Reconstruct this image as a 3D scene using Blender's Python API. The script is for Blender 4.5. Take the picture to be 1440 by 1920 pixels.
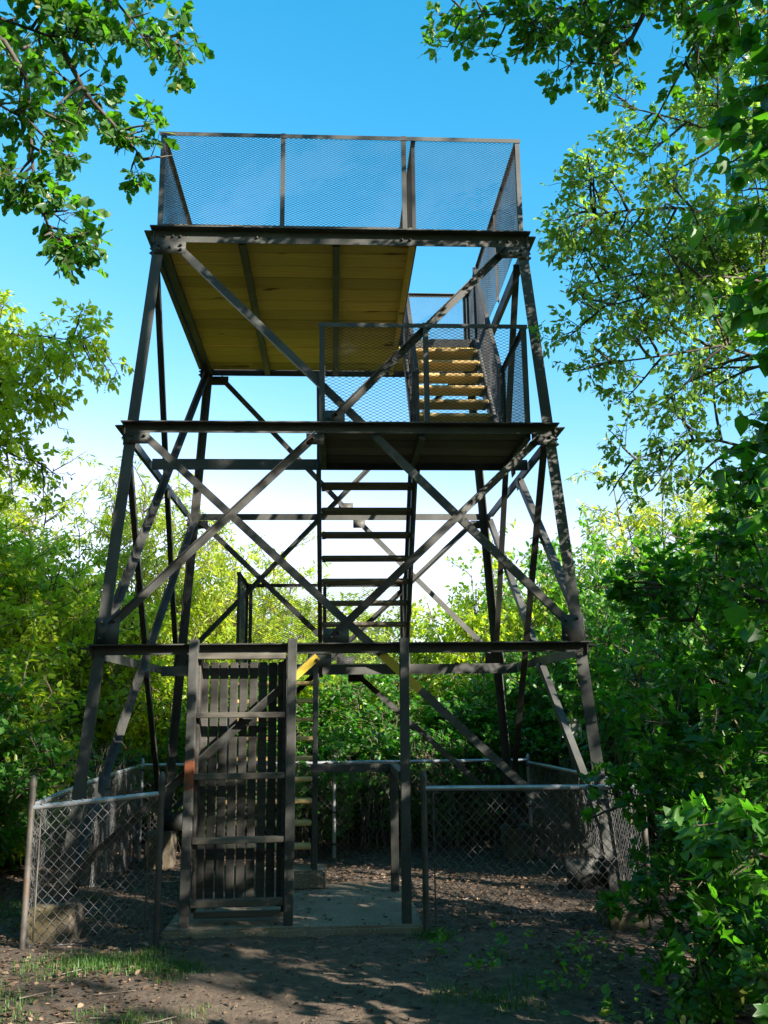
import bpy, bmesh, math, random
import numpy as np
from mathutils import Vector, Matrix

for o in list(bpy.data.objects): bpy.data.objects.remove(o, do_unlink=True)
scene = bpy.context.scene
COL = scene.collection
R = math.radians

# ------------------------------------------------------------------ camera
cam_d = bpy.data.cameras.new('camera'); cam = bpy.data.objects.new('camera', cam_d); COL.objects.link(cam)
YAW, PIT, ROL = 0.0543, 0.2128, -0.0113
fw = Vector((math.sin(YAW)*math.cos(PIT), math.cos(YAW)*math.cos(PIT), math.sin(PIT)))
rt = Vector((math.cos(YAW), -math.sin(YAW), 0)); up = rt.cross(fw)
rt2 = rt*math.cos(ROL)+up*math.sin(ROL); up2 = -rt*math.sin(ROL)+up*math.cos(ROL)
m = Matrix((rt2, up2, -fw)).transposed().to_4x4(); m.translation = (-0.0711, -10.0104, 1.6823)
cam.matrix_world = m
cam_d.sensor_fit = 'VERTICAL'; cam_d.sensor_height = 36; cam_d.lens = 36*1734.4/1920
cam_d.clip_start = 0.1; cam_d.clip_end = 2000
scene.camera = cam
scene.render.resolution_x, scene.render.resolution_y = 768, 1024

# ------------------------------------------------------------------ sky, sun, exposure
SUN = Vector((0.68, -0.60, 0.42)).normalized()          # towards the sun: behind the camera, to the right
w = bpy.data.worlds.new('World'); scene.world = w; w.use_nodes = True
nt = w.node_tree; nt.nodes.clear()
sky = nt.nodes.new('ShaderNodeTexSky'); sky.sky_type = 'NISHITA'; sky.sun_disc = False
sky.sun_elevation = math.asin(SUN.z); sky.sun_rotation = math.atan2(SUN.x, SUN.y) % (2*math.pi)
sky.air_density = 1.5; sky.dust_density = 0.3; sky.ozone_density = 6.0; sky.altitude = 0
bg = nt.nodes.new('ShaderNodeBackground'); bg.inputs['Strength'].default_value = 0.089
# deepen the blue of the clear sky: a power curve on its red channel, the same in every direction
se = nt.nodes.new('ShaderNodeSeparateColor'); co = nt.nodes.new('ShaderNodeCombineColor')
pw = nt.nodes.new('ShaderNodeMath'); pw.operation = 'POWER'; pw.inputs[1].default_value = 2.6
ml = nt.nodes.new('ShaderNodeMath'); ml.operation = 'MULTIPLY'; ml.inputs[1].default_value = 0.46
mi = nt.nodes.new('ShaderNodeMath'); mi.operation = 'MINIMUM'
nt.links.new(sky.outputs[0], se.inputs[0]); nt.links.new(se.outputs[0], pw.inputs[0]); nt.links.new(pw.outputs[0], ml.inputs[0])
g8 = nt.nodes.new('ShaderNodeMath'); g8.operation = 'MULTIPLY'; g8.inputs[1].default_value = 0.84; nt.links.new(se.outputs[1], g8.inputs[0])
nt.links.new(ml.outputs[0], mi.inputs[0]); nt.links.new(g8.outputs[0], mi.inputs[1])
nt.links.new(mi.outputs[0], co.inputs[0]); nt.links.new(se.outputs[1], co.inputs[1]); nt.links.new(se.outputs[2], co.inputs[2])
wo = nt.nodes.new('ShaderNodeOutputWorld')
nt.links.new(co.outputs[0], bg.inputs[0]); nt.links.new(bg.outputs[0], wo.inputs[0])
sd = bpy.data.lights.new('sun', 'SUN'); sd.energy = 5.0; sd.angle = R(0.53); sd.color = (1.0, 0.93, 0.82)
so = bpy.data.objects.new('sun', sd); COL.objects.link(so); so.location = (20, -20, 30)
so.rotation_euler = SUN.to_track_quat('Z', 'Y').to_euler()
vs = scene.view_settings; vs.view_transform = 'Standard'; vs.look = 'None'; vs.gamma = 1.0; vs.use_curve_mapping = False
vs.exposure = 1.9
scene.cycles.max_bounces = 8; scene.cycles.diffuse_bounces = 6; scene.cycles.transmission_bounces = 4
scene.cycles.sample_clamp_indirect = 6.0
scene.cycles.use_denoising = True

# ------------------------------------------------------------------ materials
def newmat(name):
    mt = bpy.data.materials.new(name); mt.use_nodes = True
    n = mt.node_tree.nodes; b = n['Principled BSDF']
    return mt, mt.node_tree, b
def N(t, typ, **k):
    n = t.nodes.new(typ)
    for a, v in k.items():
        if a.startswith('i_'): n.inputs[a[2:].replace('_', ' ')].default_value = v
        else: setattr(n, a, v)
    return n
def ramp(t, stops):
    r = t.nodes.new('ShaderNodeValToRGB'); e = r.color_ramp.elements
    e[0].position, e[0].color = stops[0][0], (*stops[0][1], 1)
    e[1].position, e[1].color = stops[-1][0], (*stops[-1][1], 1)
    for p, c in stops[1:-1]:
        x = e.new(p); x.color = (*c, 1)
    return r
def mixc(t, fac, a, b, blend='MIX'):
    mx = t.nodes.new('ShaderNodeMix'); mx.data_type = 'RGBA'; mx.blend_type = blend
    for i, s in ((0, fac), (6, a), (7, b)):
        if hasattr(s, 'is_linked') or hasattr(s, 'links'): t.links.new(s, mx.inputs[i])
        else: mx.inputs[i].default_value = s if i == 0 else (*s, 1)
    return mx.outputs[2]
def noise(t, scale, detail=4, coord='Object', vec_scale=None, rough=0.55):
    tc = t.nodes.new('ShaderNodeTexCoord'); nz = t.nodes.new('ShaderNodeTexNoise')
    nz.inputs['Scale'].default_value = scale; nz.inputs['Detail'].default_value = detail; nz.inputs['Roughness'].default_value = rough
    src = tc.outputs[coord]
    if vec_scale:
        mp = t.nodes.new('ShaderNodeMapping'); mp.inputs['Scale'].default_value = vec_scale
        t.links.new(src, mp.inputs[0]); src = mp.outputs[0]
    t.links.new(src, nz.inputs['Vector'])
    return nz.outputs['Fac']
def bump(t, b, h, strength=0.3, dist=0.01):
    bp = t.nodes.new('ShaderNodeBump'); bp.inputs['Strength'].default_value = strength; bp.inputs['Distance'].default_value = dist
    t.links.new(h, bp.inputs['Height']); t.links.new(bp.outputs[0], b.inputs['Normal'])
def simple(name, stops, scale=6, rough=0.7, metal=0.0, bumps=0.2, vec=None, coord='Object', spec=0.5, bdist=0.01):
    mt, t, b = newmat(name)
    f = noise(t, scale, 6, coord, vec); r = ramp(t, stops)
    t.links.new(f, r.inputs[0]); t.links.new(r.outputs[0], b.inputs['Base Color'])
    b.inputs['Roughness'].default_value = rough; b.inputs['Metallic'].default_value = metal
    b.inputs['Specular IOR Level'].default_value = spec
    if bumps: bump(t, b, f, bumps, bdist)
    return mt

def steel_mat(name, rust=False):
    mt, t, b = newmat(name)
    f = noise(t, 3.0, 7, 'Object'); r = ramp(t, [(0.3, (0.037, 0.038, 0.035)), (0.55, (0.060, 0.060, 0.055)), (0.75, (0.094, 0.093, 0.085))])
    t.links.new(f, r.inputs[0])
    f2 = noise(t, 24, 5, 'Object'); sp = ramp(t, [(0.63, (0, 0, 0)), (0.70, (1, 1, 1))]); t.links.new(f2, sp.inputs[0])
    c = mixc(t, sp.outputs[0], r.outputs[0], (0.060, 0.030, 0.016))
    f3 = noise(t, 5.0, 6, 'Object', (5, 5, 0.7), 0.7); st = ramp(t, [(0.60, (0, 0, 0)), (0.72, (0.8, 0.8, 0.8))]); t.links.new(f3, st.inputs[0])
    c = mixc(t, st.outputs[0], c, (0.085, 0.045, 0.024))
    f4 = noise(t, 40, 3, 'Object'); ch = ramp(t, [(0.70, (0, 0, 0)), (0.73, (1, 1, 1))]); t.links.new(f4, ch.inputs[0])
    c = mixc(t, ch.outputs[0], c, (0.15, 0.14, 0.12))
    if rust:
        tc = t.nodes.new('ShaderNodeTexCoord'); sx = t.nodes.new('ShaderNodeSeparateXYZ'); t.links.new(tc.outputs['Object'], sx.inputs[0])
        a = N(t, 'ShaderNodeMath', operation='SUBTRACT'); t.links.new(sx.outputs['Z'], a.inputs[0]); a.inputs[1].default_value = 1.21
        ab = N(t, 'ShaderNodeMath', operation='ABSOLUTE'); t.links.new(a.outputs[0], ab.inputs[0])
        nf = noise(t, 14, 6, 'Object')
        s = N(t, 'ShaderNodeMath', operation='MULTIPLY_ADD'); t.links.new(nf, s.inputs[0]); s.inputs[1].default_value = -0.55; t.links.new(ab.outputs[0], s.inputs[2])
        rr = ramp(t, [(0.0, (1, 1, 1)), (0.04, (0, 0, 0))]); t.links.new(s.outputs[0], rr.inputs[0])
        g = N(t, 'ShaderNodeMath', operation='ADD'); t.links.new(s.outputs[0], g.inputs[0]); g.inputs[1].default_value = 0.17
        t.links.new(g.outputs[0], rr.inputs[0])
        c = mixc(t, rr.outputs[0], c, (0.19, 0.06, 0.026))
    t.links.new(c, b.inputs['Base Color']); b.inputs['Roughness'].default_value = 0.55; b.inputs['Specular IOR Level'].default_value = 0.3
    bump(t, b, f2, 0.12, 0.004)
    return mt
M = {}
M['steel'] = steel_mat('painted_steel'); M['steel_rust'] = steel_mat('rusted_steel', True)
M['mesh'] = simple('expanded_metal', [(0.3, (0.045, 0.047, 0.052)), (0.7, (0.085, 0.088, 0.096))], 5, 0.6, 0.0, 0.05, spec=0.25)
M['galv'] = simple('galvanised', [(0.3, (0.30, 0.31, 0.33)), (0.7, (0.46, 0.47, 0.49))], 9, 0.42, 0.55, 0.1)
M['galv_old'] = simple('old_galvanised', [(0.3, (0.045, 0.04, 0.033)), (0.55, (0.09, 0.08, 0.068)), (0.75, (0.09, 0.052, 0.03))], 7, 0.6, 0.25, 0.15)
M['wire'] = simple('fence_wire', [(0.3, (0.10, 0.10, 0.105)), (0.7, (0.27, 0.27, 0.275))], 4, 0.4, 0.5, 0.0)

def wood_mat(name, lo, mid, hi, knot, grain=1.0, rough=0.75):
    mt, t, b = newmat(name)
    oi = t.nodes.new('ShaderNodeObjectInfo')
    tc = t.nodes.new('ShaderNodeTexCoord')
    ad = N(t, 'ShaderNodeVectorMath', operation='MULTIPLY_ADD')
    cb = t.nodes.new('ShaderNodeCombineXYZ')
    for i in range(3): t.links.new(oi.outputs['Random'], cb.inputs[i])
    t.links.new(cb.outputs[0], ad.inputs[0]); ad.inputs[1].default_value = (37, 53, 71); t.links.new(tc.outputs['Object'], ad.inputs[2])
    def nz(sc, vec, det=6):
        mp = t.nodes.new('ShaderNodeMapping'); mp.inputs['Scale'].default_value = vec
        t.links.new(ad.outputs[0], mp.inputs[0]); n = t.nodes.new('ShaderNodeTexNoise'); n.inputs['Scale'].default_value = sc; n.inputs['Detail'].default_value = det
        t.links.new(mp.outputs[0], n.inputs['Vector']); return n.outputs['Fac']
    g = nz(9*grain, (0.25, 4, 4)); r = ramp(t, [(0.3, lo), (0.5, mid), (0.72, hi)]); t.links.new(g, r.inputs[0])
    big = nz(1.6, (0.6, 1.4, 1.0), 3)
    c = mixc(t, big, r.outputs[0], tuple(0.75*v for v in mid))
    rv = N(t, 'ShaderNodeMapRange'); t.links.new(oi.outputs['Random'], rv.inputs[0]); rv.inputs[3].default_value = 0.68; rv.inputs[4].default_value = 1.2
    vm = N(t, 'ShaderNodeVectorMath', operation='SCALE'); t.links.new(c, vm.inputs[0]); t.links.new(rv.outputs[0], vm.inputs['Scale'])
    kn = nz(3.2, (0.55, 1.6, 1.6), 2); kr = ramp(t, [(0.655, (0, 0, 0)), (0.70, (1, 1, 1))]); t.links.new(kn, kr.inputs[0])
    c = mixc(t, kr.outputs[0], vm.outputs[0], knot)
    t.links.new(c, b.inputs['Base Color']); b.inputs['Roughness'].default_value = rough
    bump(t, b, g, 0.25, 0.004)
    return mt
M['pine'] = wood_mat('pine_boards', (0.64, 0.385, 0.06), (0.82, 0.53, 0.105), (0.88, 0.62, 0.17), (0.20, 0.09, 0.02))
M['tread'] = wood_mat('pine_treads', (0.42, 0.27, 0.09), (0.56, 0.38, 0.14), (0.66, 0.47, 0.20), (0.18, 0.10, 0.04))
M['old_wood'] = wood_mat('weathered_wood', (0.022, 0.02, 0.017), (0.042, 0.038, 0.032), (0.075, 0.068, 0.056), (0.015, 0.013, 0.01))
M['grey_wood'] = wood_mat('grey_weathered_wood', (0.08, 0.068, 0.05), (0.15, 0.13, 0.098), (0.24, 0.215, 0.165), (0.05, 0.04, 0.03))
M['rail_wood'] = wood_mat('gate_rail_wood', (0.05, 0.043, 0.033), (0.10, 0.088, 0.068), (0.17, 0.15, 0.12), (0.03, 0.025, 0.02))
M['bark'] = simple('bark', [(0.3, (0.028, 0.023, 0.018)), (0.7, (0.09, 0.075, 0.058))], 14, 0.9, 0, 0.8, (1, 1, 0.25))
M['twig'] = simple('twig_bark', [(0.3, (0.06, 0.045, 0.03)), (0.7, (0.13, 0.10, 0.07))], 20, 0.85, 0, 0)
M['dry'] = simple('dry_stems', [(0.3, (0.08, 0.062, 0.046)), (0.7, (0.22, 0.18, 0.14))], 6, 0.8, 0, 0)

def concrete_mat(name, moss=0.0, dk=1.0):
    mt, t, b = newmat(name)
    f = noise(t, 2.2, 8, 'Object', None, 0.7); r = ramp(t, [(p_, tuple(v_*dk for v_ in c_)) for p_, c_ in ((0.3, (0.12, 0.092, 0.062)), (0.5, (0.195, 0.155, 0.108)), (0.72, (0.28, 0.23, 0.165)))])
    t.links.new(f, r.inputs[0]); c = r.outputs[0]
    g = noise(t, 70, 3, 'Object'); gr = ramp(t, [(0.62, (0, 0, 0)), (0.68, (1, 1, 1))]); t.links.new(g, gr.inputs[0])
    c = mixc(t, gr.outputs[0], c, (0.40*dk, 0.37*dk, 0.32*dk))
    d = noise(t, 1.1, 5, 'Object'); dr = ramp(t, [(0.5, (0, 0, 0)), (0.68, (1, 1, 1))]); t.links.new(d, dr.inputs[0])
    c = mixc(t, dr.outputs[0], c, (0.13, 0.10, 0.06) if moss < .5 else (0.085, 0.068, 0.030))
    t.links.new(c, b.inputs['Base Color']); b.inputs['Roughness'].default_value = 0.9
    bump(t, b, g, 0.5, 0.006)
    return mt
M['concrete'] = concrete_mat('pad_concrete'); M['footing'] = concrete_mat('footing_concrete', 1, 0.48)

def ground_mat():
    mt, t, b = newmat('soil')
    geo = t.nodes.new('ShaderNodeNewGeometry'); sx = t.nodes.new('ShaderNodeSeparateXYZ'); t.links.new(geo.outputs['Position'], sx.inputs[0])
    def nz(s, d=6):
        n = t.nodes.new('ShaderNodeTexNoise'); n.inputs['Scale'].default_value = s; n.inputs['Detail'].default_value = d; n.inputs['Roughness'].default_value = 0.65
        t.links.new(geo.outputs['Position'], n.inputs['Vector']); return n.outputs['Fac']
    a = nz(1.3); r1 = ramp(t, [(0.3, (0.035, 0.024, 0.016)), (0.5, (0.07, 0.048, 0.032)), (0.7, (0.12, 0.083, 0.056))]); t.links.new(nz(14), r1.inputs[0])
    r2 = ramp(t, [(0.3, (0.060, 0.040, 0.026)), (0.5, (0.098, 0.067, 0.044)), (0.72, (0.155, 0.112, 0.076))]); t.links.new(nz(9), r2.inputs[0])
    # path mask: beaten earth around x = 0.2 in front of the pad
    ax = N(t, 'ShaderNodeMath', operation='SUBTRACT'); t.links.new(sx.outputs['X'], ax.inputs[0]); ax.inputs[1].default_value = 0.15
    aa = N(t, 'ShaderNodeMath', operation='ABSOLUTE'); t.links.new(ax.outputs[0], aa.inputs[0])
    ay = N(t, 'ShaderNodeMath', operation='ADD'); t.links.new(sx.outputs['Y'], ay.inputs[0]); ay.inputs[1].default_value = 2.3
    am = N(t, 'ShaderNodeMath', operation='MAXIMUM'); t.links.new(ay.outputs[0], am.inputs[0]); am.inputs[1].default_value = 0.0
    s = N(t, 'ShaderNodeMath', operation='ADD'); t.links.new(aa.outputs[0], s.inputs[0]); t.links.new(am.outputs[0], s.inputs[1])
    s2 = N(t, 'ShaderNodeMath', operation='MULTIPLY_ADD'); t.links.new(a, s2.inputs[0]); s2.inputs[1].default_value = 1.3; t.links.new(s.outputs[0], s2.inputs[2])
    pr = ramp(t, [(0.62, (1, 1, 1)), (0.95, (0, 0, 0))]); sc = N(t, 'ShaderNodeMath', operation='MULTIPLY'); t.links.new(s2.outputs[0], sc.inputs[0]); sc.inputs[1].default_value = 0.40
    t.links.new(sc.outputs[0], pr.inputs[0])
    c = mixc(t, pr.outputs[0], r1.outputs[0], r2.outputs[0])
    peb = nz(60, 2); pb = ramp(t, [(0.66, (0, 0, 0)), (0.72, (1, 1, 1))]); t.links.new(peb, pb.inputs[0])
    c = mixc(t, pb.outputs[0], c, (0.17, 0.135, 0.10))
    t.links.new(c, b.inputs['Base Color']); b.inputs['Roughness'].default_value = 0.95
    bump(t, b, nz(22, 8), 0.9, 0.03)
    return mt
M['soil'] = ground_mat()

def leaf_mat(name, c0, c1, tr, rough=0.42, fac=0.42, spec=0.5):
    mt, t, b = newmat(name)
    at = N(t, 'ShaderNodeAttribute', attribute_name='rnd'); at.attribute_type = 'GEOMETRY'
    c = mixc(t, at.outputs['Fac'], c0, c1)
    if fac > 0.2:
        od = ramp(t, [(0.945, (0, 0, 0)), (0.96, (1, 1, 1))]); t.links.new(at.outputs['Fac'], od.inputs[0]); c = mixc(t, od.outputs[0], c, tuple(0.5*(a_+b_) for a_, b_ in zip(c1, (0.26, 0.20, 0.04))))
    t.links.new(c, b.inputs['Base Color']); b.inputs['Roughness'].default_value = rough
    b.inputs['Specular IOR Level'].default_value = spec
    if fac > 0:
        tl = t.nodes.new('ShaderNodeBsdfTranslucent'); c2 = mixc(t, at.outputs['Fac'], tr, tuple(min(1, v*1.35) for v in tr)); t.links.new(c2, tl.inputs[0])
        mx = t.nodes.new('ShaderNodeMixShader'); mx.inputs[0].default_value = fac
        out = t.nodes['Material Output']
        t.links.new(b.outputs[0], mx.inputs[1]); t.links.new(tl.outputs[0], mx.inputs[2]); t.links.new(mx.outputs[0], out.inputs[0])
    return mt
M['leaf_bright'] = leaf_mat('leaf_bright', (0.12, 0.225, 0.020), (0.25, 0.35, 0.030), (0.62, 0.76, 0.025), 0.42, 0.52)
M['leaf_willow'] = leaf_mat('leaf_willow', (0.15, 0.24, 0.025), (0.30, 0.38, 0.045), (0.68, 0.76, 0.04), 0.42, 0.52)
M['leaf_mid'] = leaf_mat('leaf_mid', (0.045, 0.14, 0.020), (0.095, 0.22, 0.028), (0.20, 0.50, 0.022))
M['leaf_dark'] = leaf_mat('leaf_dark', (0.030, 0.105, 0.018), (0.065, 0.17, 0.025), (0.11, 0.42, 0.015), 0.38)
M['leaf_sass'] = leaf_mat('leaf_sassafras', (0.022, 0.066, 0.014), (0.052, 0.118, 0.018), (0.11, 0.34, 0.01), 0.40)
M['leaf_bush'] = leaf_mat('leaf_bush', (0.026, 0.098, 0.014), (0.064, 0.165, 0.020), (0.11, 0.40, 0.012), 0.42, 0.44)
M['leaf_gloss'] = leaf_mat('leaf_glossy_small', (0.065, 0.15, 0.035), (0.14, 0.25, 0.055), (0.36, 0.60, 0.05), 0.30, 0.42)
M['grass'] = leaf_mat('grass_blades', (0.03, 0.09, 0.014), (0.06, 0.13, 0.02), (0.10, 0.25, 0.015), 0.55, 0.3)
M['yellow'] = simple('yellow_paint', [(0.3, (0.58, 0.40, 0.03)), (0.7, (0.70, 0.50, 0.05))], 9, 0.6, 0, 0.1)
M['litter'] = leaf_mat('leaf_litter', (0.07, 0.045, 0.028), (0.30, 0.20, 0.13), (0.25, 0.14, 0.06), 0.75, 0.15, 0.3)
M['sign'] = simple('sign_face', [(0.3, (0.42, 0.42, 0.36)), (0.7, (0.55, 0.55, 0.48))], 8, 0.6, 0, 0)
M['ink'] = simple('sign_ink', [(0.3, (0.015, 0.015, 0.015)), (0.7, (0.03, 0.03, 0.03))], 8, 0.6, 0, 0)

# ------------------------------------------------------------------ mesh helpers
def link(name, me, mat, parent=None, smooth=False):
    o = bpy.data.objects.new(name, me); COL.objects.link(o)
    if mat is not None and not me.materials: me.materials.append(M[mat])
    if parent is not None: o.parent = parent
    return o
def empty(name, loc=(0, 0, 0)):
    o = bpy.data.objects.new(name, None); COL.objects.link(o); o.location = loc; o.empty_display_size = 0.2
    return o
def tag(o, label=None, cat=None, group=None, kind=None):
    for k_, v in (('label', label), ('category', cat), ('group', group), ('kind', kind)):
        if v: o[k_] = v
    return o
class Geo:
    """collects vertex / polygon arrays and makes one mesh of them"""
    def __init__(s): s.V = []; s.T = []; s.Q = []; s.n = 0; s.tr = []; s.qr = []
    def add(s, v, tris=None, quads=None, rnd=None):
        v = np.asarray(v, float).reshape(-1, 3)
        if tris is not None and len(tris):
            tris = np.asarray(tris, int).reshape(-1, 3); s.T.append(tris+s.n); s.tr.append(np.zeros(len(tris)) if rnd is None else rnd)
        if quads is not None and len(quads):
            quads = np.asarray(quads, int).reshape(-1, 4); s.Q.append(quads+s.n); s.qr.append(np.zeros(len(quads)))
        s.V.append(v); s.n += len(v)
    def mesh(s, name, rnd=False, smooth=False):
        V = np.concatenate(s.V) if s.V else np.zeros((0, 3))
        T = np.concatenate(s.T) if s.T else np.zeros((0, 3), int); Q = np.concatenate(s.Q) if s.Q else np.zeros((0, 4), int)
        me = bpy.data.meshes.new(name); me.vertices.add(len(V)); me.vertices.foreach_set('co', V.astype(np.float32).ravel())
        nl = len(T)*3+len(Q)*4; me.loops.add(nl); me.loops.foreach_set('vertex_index', np.concatenate([T.ravel(), Q.ravel()]).astype(np.int32))
        me.polygons.add(len(T)+len(Q))
        ls = np.concatenate([np.arange(len(T))*3, len(T)*3+np.arange(len(Q))*4]).astype(np.int32)
        me.polygons.foreach_set('loop_start', ls)
        if smooth: me.polygons.foreach_set('use_smooth', np.ones(len(ls), bool))
        if rnd:
            a = me.attributes.new('rnd', 'FLOAT', 'FACE'); a.data.foreach_set('value', np.concatenate(s.tr+s.qr).astype(np.float32))
        me.update(calc_edges=True); me.validate()
        return me
def box_v(x0, x1, y0, y1, z0, z1):
    v = [(x, y, z) for z in (z0, z1) for y in (y0, y1) for x in (x0, x1)]
    f = [(0, 2, 3, 1), (4, 5, 7, 6), (0, 1, 5, 4), (1, 3, 7, 5), (3, 2, 6, 7), (2, 0, 4, 6)]
    return v, f
def box(name, dims, mat, parent, bev=0.003):
    """box with small chamfers: dims = x0,x1,y0,y1,z0,z1; origin at its centre"""
    x0, x1, y0, y1, z0, z1 = dims; c = Vector(((x0+x1)/2, (y0+y1)/2, (z0+z1)/2)); h = [(x1-x0)/2, (y1-y0)/2, (z1-z0)/2]
    b = min(bev, min(h)*0.45)
    vs_, idx = [], {}
    for sx in (-1, 1):
        for sy in (-1, 1):
            for sz in (-1, 1):
                for ax in range(3):
                    p = [sx*(h[0]-b), sy*(h[1]-b), sz*(h[2]-b)]; p[ax] = (sx, sy, sz)[ax]*h[ax]
                    idx[(sx, sy, sz, ax)] = len(vs_); vs_.append(p)
    bm = bmesh.new(); bv = [bm.verts.new(p) for p in vs_]
    bmesh.ops.convex_hull(bm, input=bv); bmesh.ops.dissolve_limit(bm, angle_limit=0.01, verts=bm.verts, edges=bm.edges)
    me = bpy.data.meshes.new(name); bm.to_mesh(me); bm.free()
    o = link(name, me, mat, parent); o.location = c - (parent.location if parent is not None and parent.parent is None else Vector())
    return o
def ortho(ax, d):
    d = d - ax*d.dot(ax); return d.normalized()
def angle(name, p0, p1, dA, dB, a, b, t, mat, parent):
    """L-section from p0 to p1, heel on the line p0-p1, legs a along dA and b along dB"""
    p0, p1 = Vector(p0), Vector(p1); ax = (p1-p0).normalized(); A = ortho(ax, Vector(dA)); B = Vector(dB); B = B-A*B.dot(A); B = ortho(ax, B)
    L2 = [(0, 0), (a, 0), (a, t), (t, t), (t, b), (0, b)]
    v = [p+A*u+B*w_ for p in (p0, p1) for u, w_ in L2]
    f = [(i, (i+1) % 6, 6+(i+1) % 6, 6+i) for i in range(6)]
    me = bpy.data.meshes.new(name); me.from_pydata(v, [], f+[(5, 4, 3, 0), (3, 2, 1, 0), (6, 9, 10, 11), (6, 7, 8, 9)]); me.update()
    bm = bmesh.new(); bm.from_mesh(me); bmesh.ops.recalc_face_normals(bm, faces=bm.faces); bm.to_mesh(me); bm.free()
    return link(name, me, mat, parent)
def prism(name, p0, p1, dA, dB, a, b, mat, parent):
    """rectangular bar centred on p0-p1, a wide along dA, b along dB"""
    p0, p1 = Vector(p0), Vector(p1); ax = (p1-p0).normalized(); A = ortho(ax, Vector(dA)); B = ax.cross(A)
    v = [p+A*(u*a/2)+B*(w_*b/2) for p in (p0, p1) for u, w_ in ((-1, -1), (1, -1), (1, 1), (-1, 1))]
    me = bpy.data.meshes.new(name); me.from_pydata(v, [], [(i, (i+1) % 4, 4+(i+1) % 4, 4+i) for i in range(4)]+[(3, 2, 1, 0), (4, 5, 6, 7)])
    bm = bmesh.new(); bm.from_mesh(me); bmesh.ops.recalc_face_normals(bm, faces=bm.faces); bmesh.ops.bevel(bm, geom=bm.edges[:], offset=min(a, b)*0.06, segments=1, affect='EDGES'); bm.to_mesh(me); bm.free()
    return link(name, me, mat, parent)
def tubes(g, P, Rad, sides=5, rnd=None):
    """P (n,k,3) polylines with radii (n,k) -> open tubes"""
    P = np.asarray(P, float); Rad = np.asarray(Rad, float); n, k, _ = P.shape
    T = np.gradient(P, axis=1); T /= np.linalg.norm(T, axis=2, keepdims=True)+1e-9
    ref = np.where(np.abs(T[..., 2:3]) > 0.9, np.array([1., 0, 0]), np.array([0, 0, 1.]))
    A = np.cross(T, ref); A /= np.linalg.norm(A, axis=2, keepdims=True)+1e-9; B = np.cross(T, A)
    th = np.arange(sides)*2*np.pi/sides
    V = P[:, :, None, :]+Rad[:, :, None, None]*(A[:, :, None, :]*np.cos(th)[None, None, :, None]+B[:, :, None, :]*np.sin(th)[None, None, :, None])
    base = (np.arange(n)*k*sides)[:, None, None]; i = np.arange(k-1)[None, :, None]; j = np.arange(sides)[None, None, :]; j2 = (j+1) % sides
    q = np.stack([base+i*sides+j, base+i*sides+j2, base+(i+1)*sides+j2, base+(i+1)*sides+j], -1).reshape(-1, 4)
    g.add(V.reshape(-1, 3), quads=q)
def pipe(name, pts, r, mat, parent, sides=10, cap=True):
    g = Geo(); tubes(g, [pts], [[r]*len(pts)], sides)
    if cap:
        n = len(pts)
        for e, s in ((0, 1), (n-1, -1)):
            V = np.concatenate([g.V[0].reshape(n, sides, 3)[e], [pts[e]]]); g.add(V, tris=[(i, (i+1) % sides, sides) for i in range(sides)])
    me = g.mesh(name, smooth=True); return link(name, me, mat, parent)

# ------------------------------------------------------------------ ground
def gz(x, y):
    x = np.asarray(x, float); y = np.asarray(y, float)
    s = np.clip((y+0.9)/3.6, 0, 1); z = -0.16*s*s*(3-2*s)
    r = np.hypot(x, y); z = z+0.018*np.sin(2.1*x+0.6*y)*np.sin(1.7*y-0.8*x)+0.010*np.sin(5.3*x)*np.sin(4.7*y+1)
    z = z+np.clip(np.abs(x)-3.0, 0, 3)*0.06+np.clip((r-14)/60, 0, 1)**2*2.0
    near = np.clip(1-np.maximum(np.abs(x+0.4)-1.1, np.abs(y+1.3)-1.1), 0, 1)
    return z*(1-near*0.6)-0.0*near
def make_ground():
    a = np.concatenate([-np.geomspace(260, 9, 26), np.linspace(-8.6, 8.6, 130), np.geomspace(9, 260, 26)])
    X, Y = np.meshgrid(a, a); rng = np.random.default_rng(3)
    Z = gz(X, Y)+rng.normal(0, 0.006, X.shape)*(np.hypot(X, Y) < 12)
    n = len(a); i, j = np.meshgrid(np.arange(n-1), np.arange(n-1)); q = np.stack([j*n+i, j*n+i+1, (j+1)*n+i+1, (j+1)*n+i], -1).reshape(-1, 4)
    g = Geo(); g.add(np.stack([X, Y, Z], -1).reshape(-1, 3), quads=q)
    o = link('ground', g.mesh('ground', smooth=True), 'soil'); tag(o, 'dark bare soil and beaten earth path in front of the tower', None, None, 'structure')
make_ground()

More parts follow.
